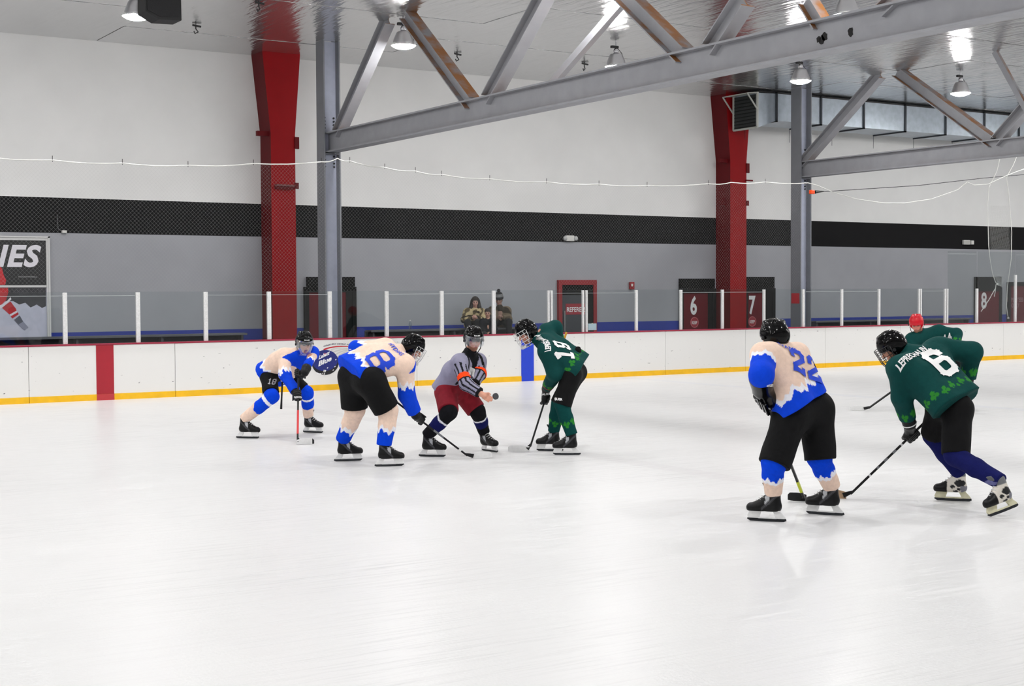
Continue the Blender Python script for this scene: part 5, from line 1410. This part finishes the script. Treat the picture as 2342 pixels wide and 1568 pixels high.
stick('black hockey stick with yellow butt end and white taped blade', top, hl, cam_dir(-1, 0, -0.1), SHAFTK, WHITE_TAPE, grip_m=YEL_BAND, blen=0.26)
ax = nrm(hl-top)
glove(PG.root, PG.wrR, top+ax*0.16, ax, PG.elR); gg, gv, gq = glove(PG.root, PG.wrL, top+ax*np.dot(PG.haL-top, ax), ax, PG.elL, RLIN)
cloth_print(PG, 'glove_lettering', text2d('BAUER', 0.05)[:2], 1248, 901, 0.14, 0.026, _r+0.1*_u, _u, PRW_, bvh_of(gv, gq), gg)
cloth_print(PG, 'pants_lettering', text2d('BAUER', 0.05)[:2], 1275, 912, 0.12, 0.03, _r-0.08*_u, _u, PRW_, 'pb', PG.pants)
cloth_print(PG, 'jersey_number', block2d('19', 0.3), 1290, 798, 0.27, 0.24, cam_dir(-.1, .8, .55), cam_dir(-.8, .45, -.4), PRW_)
cloth_print(PG, 'jersey_name', text2d('LEPRECHAUN', 0.04)[:2], 1246, 780, 0.30, 0.065, cam_dir(-.2, .8, .5), cam_dir(-.8, .35, -.4), PRW_)
b = MB(); c = depth_pt(1322, 803, 17.2); b.lathe([(0, -0.05), (0.035, -0.03), (0.042, 0.02), (0.025, 0.055), (0, 0.06)], c, 12); b.build('tail_pad', PANTB, PG.root, smooth=True)

# ---- number 22 seen from behind
P22 = build_person('hockey player number 22 in blue and cream seen from behind, knees slightly bent', 12.15,
    dict(pel=(1820, 896, 0.02), neck=(1779, 792, 0.12), shR=(1822, 816, 0.24), shL=(1746, 815, -0.12), elR=(1816, 893, 0.52), elL=(1740, 856, -0.32), wrR=(1792, 955, 0.46), wrL=(1743, 880, -0.22),
         haR=(1782, 985, 0.36), haL=(1747, 907, -0.09), hipR=(1866, 935, 0.10), hipL=(1808, 952, -0.10), knR=(1876, 1046, 0.06), knL=(1772, 1058, -0.22), head=(1770, 774, 0.10),
         fwd=(-0.55, -0.14, 0.82), hup=(-0.06, 1, 0.15)),
    dict(R=(1888, 1177, 155, 1884, 1120, 0, 0), L=(1754, 1192, 160, 1770, 1135, 0, 0)),
    dict(jersey=col_blue, sock=bands_sock([(0, BLUE), (0.48, WHT, 0.12, 5, 0), (0.62, CREAM, 0.05, 5, 0)]), seed=5, yoke=0.07, pantlen=0.02, pant=1.08, bulk=1.1, hem=-0.13, hemdir=cam_dir(-.52, .85, .12), flare=1.2, sleeve_L=1.1, sleeve_from=0.27, sockw=1.15, pantk=0.07))
hl = V3(at_z(1842, 1147, 0)); top = depth_pt(1743, 893, 12.05)
stick('black hockey stick with lime lettering and black taped blade, held by number 22', top, hl, cam_dir(-1, 0, 0.15), SHAFTK, BLACK_TAPE, bands=((0.80, 0.90, LIME),), blen=0.17)
ax = nrm(hl-top)
gg, gv, gq = glove(P22.root, P22.wrL, top+ax*0.05, ax, P22.elL, size=1.6, mat_=mat('glove_black_shiny', (7, 7, 9), 0.2, spec=0.35), flip=True); glove(P22.root, P22.wrR, top+ax*np.dot(P22.haR-top, ax), ax, P22.elR)
cloth_print(P22, 'glove_lettering', text2d('BAUER', 0.03)[:2], 1762, 881, 0.07, 0.022, _r, _u, PRW_, bvh_of(gv, gq), gg)
cloth_print(P22, 'jersey_number', block2d('22', 0.28), 1842, 836, 0.36, 0.25, cam_dir(.8, -.3, .45), cam_dir(-.42, .85, .3), PRB_)
cloth_print(P22, 'jersey_name', text2d('EVANS', 0.02)[:2], 1798, 795, 0.22, 0.042, cam_dir(.8, -.3, .45), cam_dir(-.42, .85, .3), PRB_)

# ---- number 6
P6 = build_person('hockey player number 6 in a green shamrock jersey pushing off with his right skate', 12.8,
    dict(pel=(2162, 895, 0.0), neck=(2083, 806, 0.22), shR=(2150, 798, 0.34), shL=(2056, 842, 0.04), elR=(2224, 806, 0.28), elL=(2062, 908, 0.12), wrR=(2212, 868, 0.36), wrL=(2078, 962, 0.22),
         haR=(2178, 904, 0.38), haL=(2084, 992, 0.38), hipR=(2190, 935, -0.05), hipL=(2152, 932, 0.16), knR=(2186, 1040, -0.16), knL=(2137, 994, 0.34), head=(2042, 797, 0.26),
         fwd=(-0.80, -0.52, 0.12), hup=(-0.40, 0.88, 0)),
    dict(R=(2296, 1170, 202, 2272, 1122, 0.045, -14), L=(2180, 1145, 160, 2180, 1090, 0, 0)),
    dict(jersey=col_green, sock=sock_scuffed, face='cage', wire=WIREK, seed=6, pantlen=0.0, pant=0.98, bulk=1.06, sleeve=1.02, hem=-0.15, skate='white'))
hl = V3(at_z(1933, 1141, 0)); top = depth_pt(2176, 906, 13.2)
stick('black hockey stick with white lettering and tan taped blade, held by number 6', top, hl, cam_dir(-1, 0, 0.2), SHAFTK, TAN_TAPE, bands=((0.46, 0.475, WHITE_TAPE), (0.52, 0.55, GREYB), (0.60, 0.63, GREYB), (0.68, 0.70, GREYB), (0.76, 0.775, WHITE_TAPE)), blen=0.15)
ax = nrm(hl-top)
gg, gv, gq = glove(P6.root, P6.wrL, top+ax*np.dot(P6.haL-top, ax), ax, P6.elL, size=1.08); glove(P6.root, P6.wrR, top+ax*0.03, ax, P6.elR)
b = MB(); cv = P6.wrL; bk_ = nrm(P6.wrL-P6.elL); e1 = nrm(np.cross(bk_, _u)); e2 = np.cross(bk_, e1)
b.tube([cv+bk_*0.03+(e1*math.cos(t)+e2*math.sin(t))*0.066 for t in [2*math.pi*k/20 for k in range(20)]], 0.005, 5, closed=True); b.build('glove_trim', PRW_, gg)
cloth_print(P6, 'jersey_number', block2d('6', 0.3), 2150, 826, 0.23, 0.32, cam_dir(.76, .43, .5), cam_dir(-.75, .40, .6), PRW_)
cloth_print(P6, 'jersey_name', text2d('LEPRECHAUN', 0.03)[:2], 2086, 813, 0.40, 0.065, cam_dir(.76, .43, .5), cam_dir(-.75, .40, .6), PRW_)

# ---- number 14 with the red helmet
P14 = build_person('hockey player number 14 in a green jersey and red helmet behind number 6', 23.0,
    dict(pel=(2160, 800, 0.42), neck=(2110, 765, -0.02), shR=(2084, 776, -0.06), shL=(2150, 758, 0.02), elR=(2084, 812, -0.22), elL=(2188, 762, 0.05), wrR=(2098, 842, -0.30), wrL=(2186, 790, -0.12),
         haR=(2094, 858, -0.30), haL=(2172, 800, -0.16), hipR=(2146, 815, 0.34), hipL=(2176, 812, 0.48), knR=(2150, 868, 0.1), knL=(2190, 866, 0.3), head=(2096, 742, -0.1),
         fwd=(-0.30, -0.34, -0.86), hup=(-0.1, 1, -0.2)),
    dict(R=(2162, 938, 250, 2160, 914, 0, 0), L=(2196, 934, 265, 2196, 912, 0, 0)),
    dict(jersey=col_green, sock=sock_leaf, seed=8, helmet=HELR, pantlen=0.02, pant=0.95, bulk=1.0, hem=-0.12, skin=(204, 128, 112), hair=(110, 80, 40), beard=True))
hl = V3(at_z(1978, 939, 0)); top = depth_pt(2172, 800, 22.75)
stick('black hockey stick with white taped blade reaching out from the red helmeted player', top, hl, cam_dir(-1, 0, -0.1), SHAFTK, WHITE_TAPE, blen=0.24)
ax = nrm(hl-top)
glove(P14.root, P14.wrR, top+ax*np.dot(P14.haR-top, ax), ax, P14.elR); glove(P14.root, P14.wrL, top+ax*0.05, ax, P14.elL, mat_=mat('glove_red', (150, 26, 42), 0.6))
cloth_print(P14, 'sleeve_number', block2d('14', 0.3), 2166, 771, 0.13, 0.12, _r+0.35*_u, _u-0.35*_r, PRW_)
b = MB(); b.tube([P14.neck+(P14.R*math.cos(t)+P14.F*math.sin(t))*0.085+P14.U*0.01 for t in [2*math.pi*k/16 for k in range(16)]], 0.014, 6, closed=True); b.build('collar', mat('collar_gold', (150, 112, 36), 0.8), P14.jersey, smooth=True)
# ================================================================== SPECTATORS ON THE BLEACHER
JACK = mat('jacket_cloth', (120, 110, 90), 0.9, attr='Col', bump=0.3, bscale=30, spec=0.1); TROU = mat('trousers_dark', (24, 24, 28), 0.9, var=0.2, vscale=14, bump=0.2, bscale=30)
HAIRM = mat('hair_dark', (44, 36, 32), 0.6, var=0.3, vscale=50, bump=0.5, bscale=60); SHOE = mat('shoe_black', (22, 22, 24), 0.6)
def spectator(label, J, jacket, skin, hair, size=1.0, seat_y=30.45, foot_z=0.73, spread=0.9):
    zc0 = float(np.dot(V3(at_y(J['pel'][0], J['pel'][1], seat_y))-CAM, _f)); B = Pose(); s = size
    for k, v in J.items():
        if k != 'fwd': setattr(B, k, depth_pt(v[0], v[1], zc0+v[2]))
    root = thing('person', label, 'person', (B.pel[0], B.pel[1], foot_z+0.33))
    B.U = nrm(B.neck-B.pel); q = B.shR-B.shL; B.R = nrm(q-B.U*(q@B.U)); B.F = np.cross(B.U, B.R); B.hem = -0.1
    for sd, o in (('R', 0.1), ('L', -0.1)):
        hp = B.pel+B.R*o*s; kn = hp+B.F*0.40*s+B.R*o*spread*s+np.array((0, 0, 0.03)); kn[2] = B.pel[2]+0.04
        an = kn+B.F*0.06; an[2] = foot_z+0.09; setattr(B, 'hip'+sd, hp); setattr(B, 'kn'+sd, kn); setattr(B, 'an'+sd, an)
    fl = Field(0.03); fl.rc(B.pel, B.neck, 0.1*s, 0.07*s, 0.05); fl.rc(B.shL, B.shR, 0.055*s, 0.055*s, 0.05)
    for sd in 'RL':
        sh, el, wr = [getattr(B, n+sd) for n in ('sh', 'el', 'wr')]; hp, kn, an = [getattr(B, n+sd) for n in ('hip', 'kn', 'an')]
        fl.chain([sh, el, wr], [0.05*s, 0.04*s, 0.028*s]); fl.chain([B.pel, hp, kn, an], [0.1*s, 0.08*s, 0.055*s, 0.038*s]); D = nrm(wr-el)
        fl.rc(wr, wr+D*0.06*s, 0.028*s, 0.032*s, 0.01)
        W = nrm(np.cross(D, B.F)+1e-3)
        for i in range(4): o = W*(i-1.5)*0.019*s; fl.rc(wr+D*0.07*s+o, wr+D*(0.135-0.008*abs(i-1.2))*s+o-B.F*0.01, 0.011*s, 0.010*s, 0.004)
        fl.rc(wr+D*0.04*s+W*0.025*s, wr+D*0.085*s+W*0.055*s, 0.013*s, 0.011*s, 0.005); fl.rc(an, an+B.F*0.12*s+np.array((0, 0, -0.05)), 0.036*s, 0.026*s, 0.02)
    fd = cam_dir(*J['fwd']); Lh, hr, hf, hu = head_prims(fl, B.head, fd, np.array((0, 0, 1.0)), B.neck, s)
    v, q = grow(fl, 0.010); mesh_obj('body', v, q, SKIN, root, face_colors(v, B.head, hr, hf, hu, skin, hair, False, s))
    f = Field(0.05); f.wob = folds(0.008, 10, len(label) % 7)
    for o, sh in ((0.09, B.shR), (-0.09, B.shL)): f.rc(B.pel+B.R*o*s-B.U*0.06, sh*0.8+B.neck*0.2, 0.14*s, 0.105*s)
    f.rc(B.shL, B.shR, 0.088*s, 0.088*s); f.rc(B.neck-B.U*0.05, B.neck+B.U*0.01, 0.085*s, 0.075*s, 0.03)
    for sd in 'RL': f.rc(getattr(B, 'sh'+sd), getattr(B, 'el'+sd), 0.08*s, 0.075*s); f.flat(getattr(B, 'el'+sd), getattr(B, 'wr'+sd), 0.075*s, 0.058*s, 0.04)
    f.half(B.pel-B.U*0.1, -B.U); f.cut_at = -1
    v, q = grow(f, 0.011); mesh_obj('jacket', v, q, JACK, root, jacket(v))
    f = Field(0.04)
    f.rc(B.hipL, B.hipR, 0.12*s, 0.12*s)
    for sd in 'RL': f.rc(getattr(B, 'hip'+sd), getattr(B, 'kn'+sd), 0.105*s, 0.082*s); f.flat(getattr(B, 'kn'+sd), getattr(B, 'an'+sd), 0.08*s, 0.06*s)
    v, q = grow(f, 0.011); mesh_obj('trousers', v, q, TROU, root)
    for sd in 'RL':
        a = getattr(B, 'an'+sd); f = Field(0.02); b0 = a.copy(); b0[2] = foot_z+0.045
        f.rc(a, b0-B.F*0.02, 0.05*s, 0.045*s); f.rc(b0-B.F*0.03, b0+B.F*0.16*s, 0.045*s, 0.04*s); f.half((0, 0, foot_z+0.002), (0, 0, -1)); v, q = grow(f, 0.01); mesh_obj('shoe', v, q, SHOE, root)
    return B, root, Lh, hr, hf, hu
def camo(c0, c1, c2, fr=7):
    A, Bq, C = [np.array(lin(c)) for c in (c0, c1, c2)]; n1 = folds(1, fr, 3); n2 = folds(1, fr*1.3, 9)
    def g(P):
        c = np.tile(A, (len(P), 1)); c[n1(P) > 0.12] = Bq; c[n2(P) > 0.25] = C; return c
    return g
Bw, rw, Lw, hr, hf, hu = spectator('long haired person in a tan camouflage jacket sitting with folded arms',
    dict(pel=(1082, 740, 0), neck=(1085, 707, -0.05), shR=(1067, 714, -0.05), shL=(1103, 714, -0.05), elR=(1061, 731, -0.14), elL=(1108, 731, -0.14), wrR=(1082, 728, -0.3), wrL=(1090, 726, -0.32), head=(1087, 691, -0.08), fwd=(0.05, -0.2, -0.95)),
    camo((190, 172, 134), (96, 84, 62), (52, 46, 40), 15), (196, 150, 136), (44, 36, 32), spread=0.2)
f = Field(0.03); M = np.stack([hr, hf, hu])
f.el(Lw(0, -0.025, 0.045), M, (0.098, 0.108, 0.105))
for sx in (-1, 1): f.rc(Lw(sx*0.075, -0.02, 0.03), Lw(sx*0.1, 0.0, -0.12), 0.045, 0.05); f.rc(Lw(sx*0.1, 0.0, -0.12), Lw(sx*0.1, 0.05, -0.26), 0.05, 0.03)
f.rc(Lw(0, -0.07, 0.0), Lw(0, -0.09, -0.2), 0.08, 0.07)
f.minus('e', V3(Lw(0, 0.085, -0.03)), M, np.array((0.06, 0.08, 0.085)), 0, 0, None)
v, q = grow(f, 0.009); mesh_obj('hair', v, q, HAIRM, rw)
Bm, rm, Lm, hr, hf, hu = spectator('person in a striped bobble hat and brown jacket sitting on the bleacher',
    dict(pel=(1146, 739, 0.04), neck=(1143, 703, 0.0), shR=(1123, 711, 0.05), shL=(1161, 711, 0.05), elR=(1120, 731, -0.05), elL=(1164, 729, -0.05), wrR=(1137, 727, -0.28), wrL=(1148, 724, -0.28), head=(1141, 686, 0.03), fwd=(-0.1, -0.25, -0.95)),
    camo((112, 100, 84), (84, 74, 62), (60, 54, 46), 5), (150, 118, 104), (50, 40, 34), 1.05)
b = MB()
prof = [(0.105, 0.03), (0.112, 0.045), (0.112, 0.085), (0.108, 0.09), (0.104, 0.125), (0.09, 0.16), (0.06, 0.19), (0.02, 0.205), (0.0, 0.207)]
n = 20
for r_, z in prof:
    for k in range(n): b.v.append(tuple(Lm(r_*math.cos(2*math.pi*k/n), r_*1.1*math.sin(2*math.pi*k/n)-0.012, z)))
for i in range(len(prof)-1):
    for k in range(n): b.f.append((i*n+k, i*n+(k+1) % n, (i+1)*n+(k+1) % n, (i+1)*n+k)); b.m.append(1 if i in (3, 4) else 0)
hat = b.build('bobble_hat', [mat('hat_dark', (38, 38, 42), 0.95, bump=0.5, bscale=80), mat('hat_grey', (120, 120, 122), 0.95)], rm, smooth=True)
f = Field(0.01); f.el(Lm(0, -0.01, 0.235), np.stack([hr, hf, hu]), (0.045, 0.045, 0.042)); f.wob = folds(0.006, 60, 2); v, q = grow(f, 0.008); mesh_obj('pompom', v, q, mat('hat_dark', (38, 38, 42), 0.95), hat)
Bc, rc_, Lc, hr, hf, hu = spectator('short dark haired child in black sitting in front of two adults',
    dict(pel=(1117, 767, 0), neck=(1116, 731, -0.02), shR=(1104, 737, -0.02), shL=(1128, 737, -0.02), elR=(1101, 753, -0.08), elL=(1132, 753, -0.08), wrR=(1110, 760, -0.22), wrL=(1123, 760, -0.22), head=(1115, 716, -0.05), fwd=(0.0, -0.2, -0.97)),
    camo((30, 30, 34), (34, 34, 40), (26, 26, 30)), (196, 150, 130), (44, 34, 28), 0.85, 29.72, 0.40, 0.1)
f = Field(0.02); M = np.stack([hr, hf, hu]); f.el(Lc(0, -0.02, 0.05), M, np.array((0.088, 0.104, 0.096))*0.86); f.minus('e', V3(Lc(0, 0.09, -0.03)), M, np.array((0.07, 0.085, 0.09))*0.86, 0, 0, None); f.wob = folds(0.004, 40, 1)
v, q = grow(f, 0.009); mesh_obj('hair', v, q, HAIRM, rc_)
